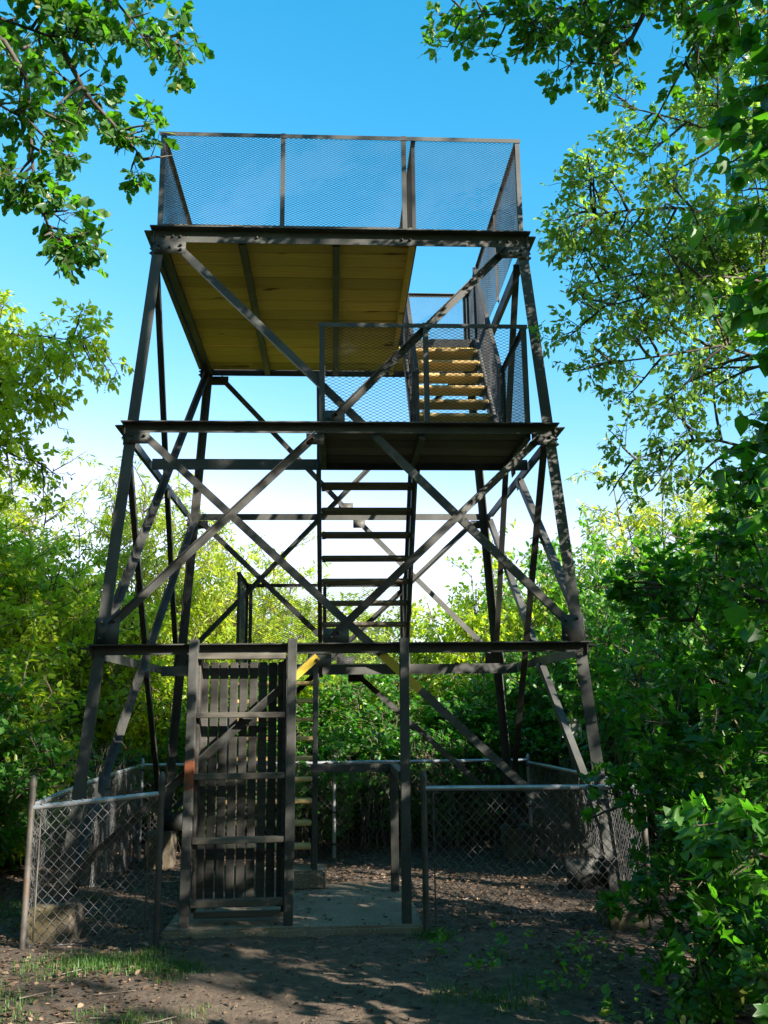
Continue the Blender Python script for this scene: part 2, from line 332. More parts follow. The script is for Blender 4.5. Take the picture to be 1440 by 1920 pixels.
# ------------------------------------------------------------------ tower
L0, L1, L2, L3 = 0.26, 2.255, 4.244, 6.234
RAIL = 1.069
def W(z): return 2.2483-0.0728*z
tower = empty('observation_tower', (0, 0, 0))
tag(tower, 'tall dark steel observation tower with yellow timber deck, mesh railings and stairs', 'tower')
def rotk(k, v):
    for _ in range(k): v = Vector((-v[1], v[0], v[2]))
    return Vector(v)
def F(k, u, z, inset=0.0): return rotk(k, Vector((u, -(W(z)-inset), z)))
for sx in (-1, 1):
    for sy in (-1, 1):
        angle('leg', (sx*W(L0), sy*W(L0), L0), (sx*W(L3-0.002), sy*W(L3-0.002), L3-0.004), (-sx, 0, 0), (0, -sy, 0), 0.10, 0.10, 0.011, 'steel', tower)
def plate(k, u0, u1, z0, z1, inset, bolts, name='gusset_plate'):
    """bolted plate lying in face k"""
    g = Geo(); n = rotk(k, Vector((0, -1, 0)))
    cs = [F(k, u, z, inset) for u, z in ((u0, z0), (u1, z0), (u1, z1), (u0, z1))]; bk = [c-n*0.010 for c in cs]
    g.add([tuple(c) for c in cs+bk], quads=[(0, 1, 2, 3), (7, 6, 5, 4), (0, 4, 5, 1), (1, 5, 6, 2), (2, 6, 7, 3), (3, 7, 4, 0)])
    for bu, bz in bolts:
        c = F(k, u0+(u1-u0)*bu, z0+(z1-z0)*bz, inset); ru = rotk(k, Vector((1, 0, 0))); zz = Vector((0, 0, 1))
        ring = [[tuple(c+n*d+(ru*math.cos(a*math.pi/3)+zz*math.sin(a*math.pi/3))*r) for a in range(6)] for d, r in ((0, 0.015), (0.014, 0.015), (0.028, 0.006))]
        v = [p for q in ring for p in q]+[tuple(c+n*0.03)]
        g.add(v, quads=[(s*6+a, s*6+(a+1) % 6, s*6+6+(a+1) % 6, s*6+6+a) for s in (0, 1) for a in range(6)], tris=[(12+a, 12+(a+1) % 6, 18) for a in range(6)])
    return link(name, g.mesh(name), 'steel', tower)
for k in range(4):
    ru = rotk(k, Vector((1, 0, 0))); n = rotk(k, Vector((0, -1, 0))); up_ = Vector((0, 0, 1))
    dz = 0.0 if k % 2 == 0 else -0.024
    for z, h, ho in ((L1, 0.085, 0.095), (L2, 0.085, 0.095), (L3, 0.13, 0.095)):
        e = W(z)+0.035
        angle('beam', F(k, -e, z+dz, -0.001), F(k, e, z+dz, -0.001), (0, 0, -1), n, h, ho, 0.010, 'steel', tower)
    d_a, d_b = 0.068, 0.066
    def diag(u0, z0, u1, z1, kind):
        p0 = F(k, u0, z0, 0.030 if kind == 'A' else 0.018); p1 = F(k, u1, z1, 0.030 if kind == 'A' else 0.018)
        ax = (p1-p0).normalized(); pe = ortho(ax, up_)
        if kind == 'A': angle('diagonal_brace', p0-pe*d_a/2, p1-pe*d_a/2, pe, -n, d_a, d_b, 0.008, 'steel', tower)
        else: angle('diagonal_brace', p0+pe*d_a/2, p1+pe*d_a/2, -pe, n, d_a, d_b, 0.008, 'steel', tower)
    diag(-1.56, 6.06, 1.95, 2.44, 'A')
    diag(-1.76, 4.12, 2.08, 0.52, 'A')
    diag(1.60, 6.08, -0.08, 4.30, 'B'); diag(-0.24, 4.14, -1.96, 2.42, 'B')
    diag(1.80, 4.12, -0.10, 2.31, 'B'); diag(-0.22, 2.15, -2.08, 0.50, 'B')
    for s in (-1, 1):
        def pl(ua, ub, z0, z1, b, ins=-0.014): plate(k, min(s*ua, s*ub), max(s*ua, s*ub), z0, z1, ins, b)
        pl(W(L3)-0.005, W(L3)-0.30, L3-0.255, L3-0.135, [(0.12, 0.3), (0.12, 0.7), (0.85, 0.3), (0.85, 0.7), (0.5, 0.5)])
        pl(W(L2)+0.0, W(L2)-0.21, L2-0.195, L2-0.09, [(0.2, 0.25), (0.25, 0.75), (0.8, 0.7)])
        pl(W(L1)-0.015, W(L1)-0.20, L1+0.005, L1+0.235, [(0.15, 0.2), (0.2, 0.8), (0.75, 0.85)])
    plate(k, -0.17, 0.02, L2+0.006, L2+0.14, 0.008, [(0.3, 0.4), (0.6, 0.7)]); plate(k, -0.33, -0.17, L2-0.19, L2-0.086, 0.008, [(0.4, 0.5)])
    plate(k, -0.17, 0.05, L1+0.006, L1+0.13, 0.008, [(0.3, 0.4), (0.6, 0.7)]); plate(k, -0.30, -0.10, L1-0.19, L1-0.086, 0.008, [(0.4, 0.5)])
    plate(k, -0.40+W(0.4)-0.02, W(0.4)-0.02, 0.27, 0.50, 0.045, [])
# yellow head-height warning sleeves on the two braces over the doorway
for (u0, z0), (u1, z1), kd in (((-1.76, 4.12), (2.08, 0.52), 'A'), ((-0.22, 2.15), (-2.08, 0.50), 'B')):
    ta, tb = ((4.12-2.165)/3.60, (4.12-1.86)/3.60) if kd == 'A' else (0.0, 0.11)
    ins = 0.028 if kd == 'A' else 0.0065
    q0 = F(0, u0+(u1-u0)*ta, z0+(z1-z0)*ta, ins); q1 = F(0, u0+(u1-u0)*tb, z0+(z1-z0)*tb, ins); pe = ortho((q1-q0).normalized(), Vector((0, 0, 1)))
    prism('warning_sleeve', q0-Vector((0, 0.001, 0)), q1-Vector((0, 0.001, 0)), pe, (0, 1, 0), 0.074, 0.006, 'yellow', tower)
# beaded front channel bolts on the top beam
for u in (-1.70, -1.62, -1.55, -0.82, -0.70, 0.58, 0.66, 1.52, 1.62, 1.70):
    g = Geo(); c = Vector((u, -(W(L3)+0.012), L3-0.075)); v = []
    for d, r in ((0, 0.014), (0.014, 0.013), (0.02, 0.007)): v += [(c.x+r*math.cos(a*math.pi/3), c.y-d, c.z+r*math.sin(a*math.pi/3)) for a in range(6)]
    g.add(v+[(c.x, c.y-0.022, c.z)], quads=[(s*6+a, s*6+(a+1) % 6, s*6+6+(a+1) % 6, s*6+6+a) for s in (0, 1) for a in range(6)], tris=[(12+a, 12+(a+1) % 6, 18) for a in range(6)])
    link('bolt', g.mesh('bolt'), 'steel', tower)
# intermediate cross beams that carry the two landings
angle('beam', (-1.93, -0.80, L2-0.012), (1.93, -0.80, L2-0.012), (0, 0, -1), (0, 1, 0), 0.115, 0.06, 0.010, 'steel', tower)
angle('beam', (-2.07, 0.92, L1-0.028), (2.07, 0.92, L1-0.028), (0, 0, -1), (0, 1, 0), 0.115, 0.06, 0.010, 'steel', tower)

# --- expanded metal and railings
def expanded(name, o, ds, length, height, du, parent, lwd=0.050, swd=0.025, r=0.0018):
    """diamond mesh panel: o lower corner, ds unit along, du unit up (may be sheared)"""
    o, ds, du = np.array(o, float), np.array(ds, float), np.array(du, float); nr = np.cross(ds, du); nr /= np.linalg.norm(nr)
    ns = max(2, int(round(length/(lwd/2)))); st = length/ns; rows = int(height/(swd/2))
    s = np.arange(ns+1)*st; j = np.arange(rows+1); par = (np.arange(ns+1)[None, :]+j[:, None]) % 2
    rng = np.random.default_rng(int(abs(o[0])*1000+abs(o[1])*77) % 9999)
    warp = 0.006*np.sin(s*3.1+rng.random()*6)[None, :]*np.sin(j*0.05+rng.random()*6)[:, None]
    h = np.clip(j[:, None]*swd/2+(par-0.5)*swd/2*0.92, 0, height)
    P = o+s[None, :, None]*ds+h[..., None]*du+warp[..., None]*nr
    off = [(-r*1.1, -r*0.9), (r*1.1, -r*0.5), (0.0, r*1.2)]
    V = np.stack([P+du*a+nr*b for a, b in off], 2); n, kk = P.shape[:2]
    base = (np.arange(n)*kk*3)[:, None, None]; i = np.arange(kk-1)[None, :, None]; c = np.arange(3)[None, None, :]; c2 = (c+1) % 3
    q = np.stack([base+i*3+c, base+i*3+c2, base+(i+1)*3+c2, base+(i+1)*3+c], -1).reshape(-1, 4)
    g = Geo(); g.add(V.reshape(-1, 3), quads=q)
    return link(name, g.mesh(name), 'mesh', parent)
def railing(p0, p1, posts, inn, hgt=RAIL, a=0.045, bot=0.0, lwd=0.05, swd=0.025, skip=(), post_drop=0.06):
    """sloped or level railing from p0 to p1: part 'railing' is its top rail, posts and panels are its pieces"""
    p0, p1, inn = Vector(p0), Vector(p1), Vector(inn); ax = p1-p0; upv = Vector((0, 0, 1)); L_ = ax.length; d = ax/L_
    rl = angle('railing', p0+upv*hgt-d*0.01, p1+upv*hgt+d*0.01, (0, 0, -1), inn, 0.042, 0.042, 0.006, 'steel', tower)
    for t in posts:
        q = p0+ax*t; e = d if t < 0.99 else -d
        angle('railing_post', q+inn*0.007-upv*post_drop, q+inn*0.007+upv*(hgt+(0.012 if 0.01 < t < 0.99 else -0.002)), Vector((d.x, d.y, 0)).normalized()*(1 if t < 0.99 else -1), inn, a, 0.035, 0.006, 'steel', rl)
    ps = sorted(posts)
    for i in range(len(ps)-1):
        if i in skip: continue
        q = p0+ax*ps[i]+inn*0.018+upv*(bot+0.008); expanded('mesh_panel', q, d, L_*(ps[i+1]-ps[i]), hgt-bot-0.012, upv, rl, lwd, swd)
    return rl
e3 = W(L3)-0.012
railing((-e3, -e3, L3+0.002), (e3, -e3, L3+0.002), (0, 0.330, 0.666, 1), (0, 1, 0))
railing((-e3, e3, L3+0.002), (-e3, -e3+0.05, L3+0.002), (0, 0.5, 1), (1, 0, 0))
railing((e3, -e3+0.05, L3+0.002), (e3, e3, L3+0.002), (0, 0.37, 0.75, 1), (-1, 0, 0))
railing((e3-0.05, e3, L3+0.002), (-e3+0.05, e3, L3+0.002), (0, 0.25, 0.5, 0.75, 1), (0, -1, 0))
railing((0.735, -e3+0.06, L3+0.002), (0.735, 0.70, L3+0.002), (0, 0.5, 1), (-1, 0, 0))
# --- top deck: joists and boards
deck = box('deck_edge_channel', (0.715, 0.728, -e3+0.03, e3-0.03, L3-0.11, L3-0.004), 'steel', tower)
def board(name, dims, mat, parent, jit=0.002, rng=random.Random(5)):
    o = box(name, dims, mat, parent, 0.010); o.rotation_euler = (rng.uniform(-jit, jit)*3, rng.uniform(-jit, jit), rng.uniform(-jit, jit)*0.5); o.location.z += rng.uniform(-0.006, 0.006); return o
for x in (-1.745, -0.97, -0.06):
    box('deck_joist', (x-0.036, x+0.036, -e3+0.02, e3-0.02, L3-0.130, L3-0.062), 'steel', tower)
box('deck_joist', (0.655, 0.713, -e3+0.02, e3-0.02, L3-0.118, L3-0.062), 'pine', tower)
nb = 13; wb = (2*e3-0.03)/nb
for i in range(nb):
    y0 = -e3+0.015+i*wb
    xe = 0.712 if y0 < 0.74 else e3-0.03
    board('deck_plank', (-e3+0.02, xe, y0+0.007, y0+wb-0.007, L3-0.060, L3-0.018), 'pine', tower)
angle('beam', (0.73, 0.755, L3-0.016), (e3-0.01, 0.755, L3-0.016), (0, 0, -1), (0, 1, 0), 0.11, 0.05, 0.009, 'steel', tower)
box('toe_board', (-e3+0.05, 0.70, -e3+0.045, -e3+0.085, L3-0.014, L3+0.10), 'grey_wood', tower)
# --- middle landing
LY0, LY1, LX0, LX1 = -W(L2)+0.02, -0.80, -0.215, 1.735
for i in range(4):
    wb2 = (LY1-LY0-0.02)/4; y0 = LY0+0.01+i*wb2
    board('landing_plank', (LX0+0.01, LX1-0.01, y0+0.006, y0+wb2-0.006, L2-0.055, L2-0.014), 'grey_wood', tower)
for x in (LX0+0.03, 0.725, LX1-0.03):
    box('landing_joist', (x-0.028, x+0.028, LY0+0.02, LY1-0.002, L2-0.125, L2-0.058), 'steel', tower)
pf = (0, 0.5, 1)
railing((LX0, LY0+0.0, L2+0.002), (LX1, LY0+0.0, L2+0.002), (0, 0.497, 1), (0, 1, 0), 1.0, 0.05, lwd=0.062, swd=0.031)
railing((LX1, LY0+0.06, L2+0.002), (LX1, LY1, L2+0.002), (0, 1), (-1, 0, 0), 1.0)
railing((LX0, LY1-0.02, L2+0.002), (LX0, LY0+0.06, L2+0.002), (0, 1), (1, 0, 0), 1.0)
# --- rear landing at the first level
RX0, RX1, RY0, RY1 = -1.23, 0.82, 0.94, 2.02
for i in range(4):
    wb2 = (RY1-RY0)/4; y0 = RY0+i*wb2
    board('landing_plank', (RX0+0.01, RX1-0.01, y0+0.005, y0+wb2-0.005, L1-0.062, L1-0.020), 'tread', tower)
for x in (RX0+0.03, -0.25, RX1-0.03):
    box('landing_joist', (x-0.028, x+0.028, RY0+0.02, RY1+0.03, L1-0.132, L1-0.066), 'steel', tower)
railing((RX0, RY1, L1), (RX0, RY0+0.0, L1), (0, 1), (1, 0, 0))
railing((RX1, RY1, L1), (RX0+0.05, RY1, L1), (0, 0.5, 1), (0, -1, 0))
railing((RX1, RY0, L1), (RX1, RY1-0.05, L1), (0, 1), (-1, 0, 0))
# --- stair flights
def flight(x0, x1, ytop, ztop, ybot, zbot, nr, mat, rails=(), depth=0.21):
    """stringer pair 'stair_flight' with its treads; rises from (ybot,zbot) to (ytop,ztop)"""
    g = Geo(); d = np.array([0, ytop-ybot, ztop-zbot]); d /= np.linalg.norm(d); pr = np.array([0, -d[2], d[1]])*(1 if d[2]*1 > 0 else -1)
    pr = np.array([0, -d[2], d[1]]);  pr = pr if pr[2] > 0 else -pr
    for xs, s in ((x0, -1), (x1, 1)):
        b = np.array([0, ybot, zbot])-d*0.05; e = np.array([0, ytop, ztop])
        c = [p+pr*h for p in (b, e) for h in (-0.155, 0.015)]
        v = [(x, q[1], q[2]) for x in (xs, xs+s*0.045) for q in c]
        g.add(v, quads=[(0, 1, 3, 2), (4, 6, 7, 5), (0, 4, 5, 1), (2, 3, 7, 6), (0, 2, 6, 4), (1, 5, 7, 3)])
    st = link('stair_flight', g.mesh('stair_flight'), 'steel', tower)
    rise = (ztop-zbot)/nr; run = (ytop-ybot)/nr; sg = 1 if run > 0 else -1
    for i in range(1, nr):
        z = zbot+rise*i; y = ybot+run*i
        y0, y1 = sorted((y-sg*0.06, y+sg*(depth-0.06)))
        board('stair_tread', (x0+0.004, x1-0.004, y0, y1, z-0.042, z), mat, st, 0.001)
        for xx in (x0+0.025, x1-0.025): box('tread_bracket', (xx-0.02, xx+0.02, y0+0.02, y1-0.02, z-0.052, z-0.044), 'steel', st)
    for xr, inn in rails:
        railing((xr, ybot, zbot+0.02), (xr, ytop, ztop+0.02), (0, 0.5, 1), (inn, 0, 0), 0.95, 0.04, 0.08, post_drop=0.12)
    return st
flight(-0.215, 0.735, -0.77, L2-0.02, 0.93, L1-0.02, 9, 'grey_wood', ((0.79, -1), (-0.265, 1)))
flight(0.81, 1.665, 0.74, L3-0.02, -0.82, L2-0.02, 9, 'tread', ((1.715, -1), (0.772, 1)), 0.27)
flight(-1.20, -0.30, 0.92, L1-0.02, -0.60, 0.22, 10, 'tread', ())

# ------------------------------------------------------------------ pad, footings, entrance
def rough_block(name, dims, mat, parent=None, cuts=9, amp=0.008, seed=1, bev=0.02):
    x0, x1, y0, y1, z0, z1 = dims; rng = np.random.default_rng(seed)
    bm = bmesh.new(); v, f = box_v(*dims); bv = [bm.verts.new(p) for p in v]
    for q in f: bm.faces.new([bv[i] for i in q])
    bmesh.ops.bevel(bm, geom=bm.edges[:], offset=bev, segments=2, affect='EDGES')
    bmesh.ops.subdivide_edges(bm, edges=[e for e in bm.edges if e.calc_length() > 0.15], cuts=cuts, use_grid_fill=True)
    bmesh.ops.recalc_face_normals(bm, faces=bm.faces)
    for vv in bm.verts:
        c = vv.co; s = math.sin(c.x*9+seed)*math.sin(c.y*11+2*seed)*math.sin(c.z*13+3)
        vv.co += Vector((rng.normal(0, 1), rng.normal(0, 1), rng.normal(0, 1)))*amp*0.35+vv.normal*s*amp
    me = bpy.data.meshes.new(name); bm.to_mesh(me); bm.free()
    return link(name, me, mat, parent)
tag(rough_block('concrete_pad', (-1.40, 0.62, -2.32, -0.45, -0.12, 0.06), 'concrete', None, 14, 0.006, 4), 'low grey concrete pad under the wooden gate and entrance', 'pad')
tag(rough_block('concrete_step', (-1.30, -0.16, -0.76, -0.30, 0.05, 0.225), 'concrete', None, 6, 0.006, 9), 'small concrete step block at the foot of the lowest stairs', 'step')
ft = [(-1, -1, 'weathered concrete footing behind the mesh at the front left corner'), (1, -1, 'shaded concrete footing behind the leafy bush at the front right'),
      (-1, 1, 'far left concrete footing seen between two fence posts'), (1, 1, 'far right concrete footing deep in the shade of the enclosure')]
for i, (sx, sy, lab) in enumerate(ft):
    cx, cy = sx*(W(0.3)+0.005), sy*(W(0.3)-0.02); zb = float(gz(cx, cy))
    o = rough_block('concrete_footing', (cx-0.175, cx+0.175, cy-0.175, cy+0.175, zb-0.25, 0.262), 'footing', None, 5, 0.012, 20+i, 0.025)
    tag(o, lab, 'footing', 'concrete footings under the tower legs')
# entrance frame: three square posts, gate, handrail
ent = empty('entrance_frame', (0, 0, 0)); tag(ent, 'grey square steel posts and low handrail of the doorway under the first beam', 'frame')
PY = -2.225
for x, mt in ((-1.245, 'steel_rust'), (-0.435, 'steel'), (0.495, 'steel')):
    p = prism('post', (x, PY, 0.055), (x+0.012*(1 if x < 0 else 1), PY+0.0, 2.285), (1, 0, 0), (0, 1, 0), 0.076, 0.076, mt, ent)
prism('post', (0.485, -0.93, 0.055), (0.485, -0.93, 1.13), (1, 0, 0), (0, 1, 0), 0.075, 0.075, 'steel', ent)
prism('post', (-0.262, -0.68, 0.21), (-0.262, -0.68, 2.18), (1, 0, 0), (0, 1, 0), 0.05, 0.05, 'steel', ent)
prism('handrail', (-0.30, -0.93, 1.168), (0.525, -0.93, 1.168), (0, 1, 0), (0, 0, 1), 0.075, 0.075, 'steel', ent)
prism('handrail', (0.487, -0.966, 1.168), (0.487, PY+0.04, 1.168), (1, 0, 0), (0, 0, 1), 0.074, 0.074, 'steel', ent)
gate = empty('slatted_gate', (-0.83, PY, 0.06)); tag(gate, 'weathered dark wooden gate of upright slats and cross rails', 'gate')
def gbox(name, d, mat): 
    o = box(name, d, mat, gate, 0.005); return o
for i in range(9):
    x = -1.165+i*0.0815; rr = random.Random(i)
    o = gbox('slat', (x-0.034, x+0.034, -2.04, -2.018, 0.17+rr.uniform(-0.015, 0.015), 2.105+rr.uniform(-0.003, 0.003)), 'old_wood'); o.rotation_euler.y = rr.uniform(-0.003, 0.003)
for z, hh in ((0.235, 0.056), (0.70, 0.046), (1.19, 0.048), (1.67, 0.046), (2.145, 0.05)):
    o = gbox('rail', (-1.202, -0.478, -2.262, -2.192, z-hh/2, z+hh/2), 'rail_wood'); o.rotation_euler.y = random.Random(z).uniform(-0.008, 0.008)
for x in (-1.190, -0.486): gbox('stile', (x-0.012, x+0.012, -2.190, -2.010, 0.15, 2.15), 'old_wood')
gbox('bottom_sill', (-1.20, -0.48, -2.05, -2.00, 0.085, 0.135), 'grey_wood')

# ------------------------------------------------------------------ chain-link fence
fence = empty('chain_link_fence', (0, 0, 0)); tag(fence, 'low galvanised chain-link fence running round the tower base', 'fence')
def fpost(x, y, ztop, mat, r=0.025, cap=True):
    z0 = float(gz(x, y))-0.1; p = pipe('post', [(x, y, z0), (x, y, (z0+ztop)/2), (x, y, ztop)], r, mat, fence, 12)
    if cap:
        pts = [(x, y, ztop-0.035), (x, y, ztop), (x, y, ztop+0.02), (x, y, ztop+0.04), (x, y, ztop+0.052)]; g = Geo(); tubes(g, [pts], [[r*1.18, r*1.2, r*1.0, r*0.62, 0.004]], 12)
        link('post_cap', g.mesh('post_cap', smooth=True), mat, p)
    for zz in (ztop-0.10, ztop-0.62, ztop-1.02):
        g = Geo(); tubes(g, [[(x, y, zz-0.014), (x, y, zz+0.014)]], [[r*1.13, r*1.13]], 12); link('clamp', g.mesh('clamp'), 'galv_old', p)
    return p
def chain(a, b, za, zb, dz_top=0.025, w_=0.076, h_=0.082, r=0.0023, seed=0):
    """woven wire between ground points a and b; rails at za, zb"""
    a, b = np.array(a, float), np.array(b, float); L_ = np.linalg.norm(b-a); d = np.append((b-a)/L_, 0); nr = np.array([-d[1], d[0], 0]); rng = np.random.default_rng(seed)
    n = int(L_/(w_/2)); rows = int((max(za, zb)+0.2)/(h_/2)); k = np.arange(n)[:, None]; j = np.arange(rows+1)[None, :]
    s = (k+0.5)*w_/2+((j+k) % 2-0.5)*w_/2*1.06; t = s/L_
    top = za+(zb-za)*t+dz_top; h = top-j*h_/2
    x = a[0]+d[0]*s; y = a[1]+d[1]*s; lo = gz(x, y)+0.015
    h = np.maximum(h, lo)
    bulge = 0.02*np.sin(s*2.3+seed)*np.sin(h*4+seed)+((j+k) % 2-0.5)*0.005
    P = np.stack([x+nr[0]*bulge, y+nr[1]*bulge, h], -1)+rng.normal(0, 0.0015, (n, rows+1, 3))
    g = Geo(); tubes(g, P, np.full(P.shape[:2], r), 4)
    return link('wire_mesh', g.mesh('wire_mesh'), 'wire', fence)
def frail(a, za, b, zb, r=0.021, mat='galv', bow=0.0):
    a, b = Vector((*a, za)), Vector((*b, zb)); pts = [tuple(a.lerp(b, t)+Vector((0, 0, -bow*4*t*(1-t)))) for t in np.linspace(0, 1, 7)]
    return pipe('top_rail', pts, r, mat, fence, 10)
FA, FB, FC, FD, FE, FG = (-2.37, -2.54), (-1.405, -2.50), (0.645, -2.27), (2.40, -2.37), (2.52, 2.72), (-2.60, 2.75)
fpost(*FA, 1.19, 'galv_old'); fpost(*FB, 1.20, 'galv_old'); fpost(*FC, 1.165, 'galv_old'); fpost(*FD, 1.15, 'galv_old'); fpost(*FE, 1.06, 'galv'); fpost(*FG, 1.07, 'galv')
ML = (-2.52, 0.55); MR = (2.46, -0.3); MB1 = (-0.08, 2.735); 
fpost(*ML, 1.00, 'galv', 0.022, False); fpost(*MR, 1.02, 'galv_old', 0.022, False); fpost(*MB1, 1.02, 'galv', 0.024, False)
frail(FA, 1.0, FB, 1.085); frail(FC, 1.075, FD, 1.07); frail(FA, 1.01, FG, 1.02, 0.022, 'galv', -0.03); frail(FD, 1.07, FE, 1.0, 0.022); frail(FG, 1.03, FE, 1.03, 0.022)
for i, (a, b, za, zb) in enumerate(((FA, FB, 1.0, 1.085), (FC, FD, 1.075, 1.07), (FA, FG, 1.02, 1.03), (FD, FE, 1.07, 1.0), (FG, FE, 1.03, 1.03))):
    chain(a, b, za, zb, seed=i+1)
for (x, y), dx in ((FA, 0.075), (FB, -0.085), (FC, 0.075)):
    pipe('tension_bar', [(x+dx, y-0.008, 0.05), (x+dx, y-0.008, 1.05)], 0.007, 'galv_old', fence, 6)

# ------------------------------------------------------------------ plants
def T_leaf(kind):
    """leaf outline (x across, y along, z up) as a triangle fan pair along the midrib"""
    if kind == 'diamond': right = [(0.0, 0.0), (0.27, 0.45), (0.0, 1.0)]
    elif kind == 'narrow': right = [(0.0, 0.0), (0.12, 0.4), (0.0, 1.0)]
    elif kind == 'oval': right = [(0.0, 0.0), (0.20, 0.12), (0.31, 0.40), (0.22, 0.72), (0.0, 1.0)]
    elif kind == 'heart': right = [(0.0, 0.06), (0.22, 0.0), (0.43, 0.22), (0.36, 0.55), (0.0, 1.0)]
    elif kind == 'sass': right = [(0.0, 0.0), (0.11, 0.22), (0.22, 0.42), (0.30, 0.66), (0.20, 0.64), (0.17, 0.86), (0.0, 1.0)]
    elif kind == 'maple': right = [(0.0, 0.0), (0.16, 0.06), (0.42, 0.16), (0.26, 0.30), (0.50, 0.58), (0.22, 0.54), (0.17, 0.76), (0.0, 1.0)]
    elif kind == 'hex': right = [(0.0, 0.0), (0.25, 0.28), (0.23, 0.66), (0.0, 1.0)]
    n = len(right); V, T = [], []
    mid = [(0, y, 0.0) for _, y in right]
    # midrib vertices
    V = [(0.0, y, -0.07*(y-0.45)**2*2.2) for _, y in right]
    T = []
    for s in (1, -1):
        b = len(V); V += [(s*x, y, 0.22*abs(x)-0.10*y*y) for x, y in right[1:-1]]
        for i in range(len(right)-1):
            m0, m1 = i, i+1
            e0 = b+i-1 if 0 < i < n-1 else None; e1 = b+i if 0 < i+1 < n-1 else None
            tri = []
            if e0 is None and e1 is not None: tri = [(m0, e1, m1)]
            elif e1 is None and e0 is not None: tri = [(m0, e0, m1)]
            elif e0 is not None: tri = [(m0, e0, e1), (m0, e1, m1)]
            T += tri if s > 0 else [(a_, c_, b_) for a_, b_, c_ in tri]
    V = np.array(V); V[:, 1] += 0.0
    if kind == 'hex':
        V = np.array([(0, 0, 0), (.25, .28, .05), (.22, .66, .02), (0, 1, -.1), (-.22, .66, .02), (-.25, .28, .05)]); T = [(0, 1, 2), (0, 2, 3), (0, 3, 4), (0, 4, 5)]
    if kind in ('diamond', 'narrow'):
        x = right[1][0]; yv = right[1][1]
        V = np.array([(0, 0, 0), (x, yv, 0.06), (0, 1, -0.1), (-x, yv, 0.06)]); T = [(0, 1, 2), (0, 2, 3)]
    return V, np.array(T)
def nrm(v): return v/(np.linalg.norm(v, axis=-1, keepdims=True)+1e-9)
def leaves(g, pos, d, nm, size, kind, rng, rndv=None):
    Tv, Tt = T_leaf(kind); n = len(pos); y = nrm(d); z = nrm(nm-y*np.sum(nm*y, 1, keepdims=True)); x = np.cross(y, z)
    wv = rng.uniform(0.8, 1.2, (n, 1, 1))
    V = pos[:, None, :]+size[:, None, None]*(Tv[None, :, 0:1]*wv*x[:, None, :]+Tv[None, :, 1:2]*y[:, None, :]+Tv[None, :, 2:3]*z[:, None, :]*rng.uniform(0.3, 1.8, (n, 1, 1)))
    t = (Tt[None]+(np.arange(n)*len(Tv))[:, None, None]).reshape(-1, 3)
    rv = rng.random(n) if rndv is None else rndv
    g.add(V.reshape(-1, 3), tris=t, rnd=np.repeat(rv, len(Tt)))
def resample(pts, k):
    pts = np.asarray(pts, float); s = np.concatenate([[0], np.cumsum(np.linalg.norm(np.diff(pts, axis=0), axis=1))]); u = np.linspace(0, s[-1], k)
    return np.stack([np.interp(u, s, pts[:, i]) for i in range(3)], 1)
def side_shoots(rng, mains, per_m, length, t0=0.2, upb=0.35, fwd=0.5, droop=0.0, k=5, wob=0.05, taper=0.5):
    """second-order branches off polylines -> (n,k,3)"""
    O, D, Ln = [], [], []
    for P in mains:
        P = np.asarray(P); seg = np.linalg.norm(np.diff(P, axis=0), axis=1); L_ = seg.sum(); n = max(1, rng.poisson(L_*(1-t0)*per_m)); t = rng.uniform(t0, 1, n)
        s = np.concatenate([[0], np.cumsum(seg)])/L_
        o = np.stack([np.interp(t, s, P[:, i]) for i in range(3)], 1); tg = nrm(P[np.minimum((t*(len(P)-1)).astype(int)+1, len(P)-1)]-P[(np.minimum(t*(len(P)-1), len(P)-2)).astype(int)])
        r = nrm(rng.normal(0, 1, (n, 3))); r = nrm(r-tg*np.sum(r*tg, 1, keepdims=True))
        O.append(o); D.append(nrm(r+tg*fwd+np.array([0, 0, upb]))); Ln.append(length*rng.uniform(0.45, 1.2, n)*(1-taper*t))
    O, D, Ln = np.concatenate(O), np.concatenate(D), np.concatenate(Ln)
    s = np.linspace(0, 1, k)[None, :, None]*Ln[:, None, None]
    P = O[:, None, :]+D[:, None, :]*s; P[..., 2] -= (droop*s**2)[..., 0]
    P[:, 1:, :] += np.cumsum(rng.normal(0, wob, (len(O), k-1, 3))*Ln[:, None, None]/k*2, axis=1)
    return P
def leafy(g, rng, tw, per_m, size, kind, droop=0.3, flat=0.8, spread=0.8, mins=1, jit=0.02):
    """leaves along twigs tw (n,k,3)"""
    L_ = np.linalg.norm(np.diff(tw, axis=1), axis=2).sum(1); cnt = np.maximum(mins, rng.poisson(L_*per_m)); idx = np.repeat(np.arange(len(tw)), cnt); n = len(idx); k = tw.shape[1]
    t = np.sqrt(rng.uniform(0.03, 1, n))*(k-1); i = np.minimum(t.astype(int), k-2); f = (t-i)[:, None]
    p = tw[idx, i]*(1-f)+tw[idx, i+1]*f; d0 = nrm(tw[idx, i+1]-tw[idx, i])
    lat = nrm(np.cross(d0, rng.normal(0, 1, (n, 3))))
    d = nrm(d0*rng.uniform(0.3, 0.9, (n, 1))+lat*spread+np.array([0, 0, -droop])*rng.uniform(0, 1.6, (n, 1)))
    nm = nrm(np.array([0, 0, 1.0])*flat+rng.normal(0, 0.5, (n, 3)))
    leaves(g, p+rng.normal(0, jit, (n, 3)), d, nm, size*rng.uniform(0.6, 1.25, n), kind, rng)
    return n

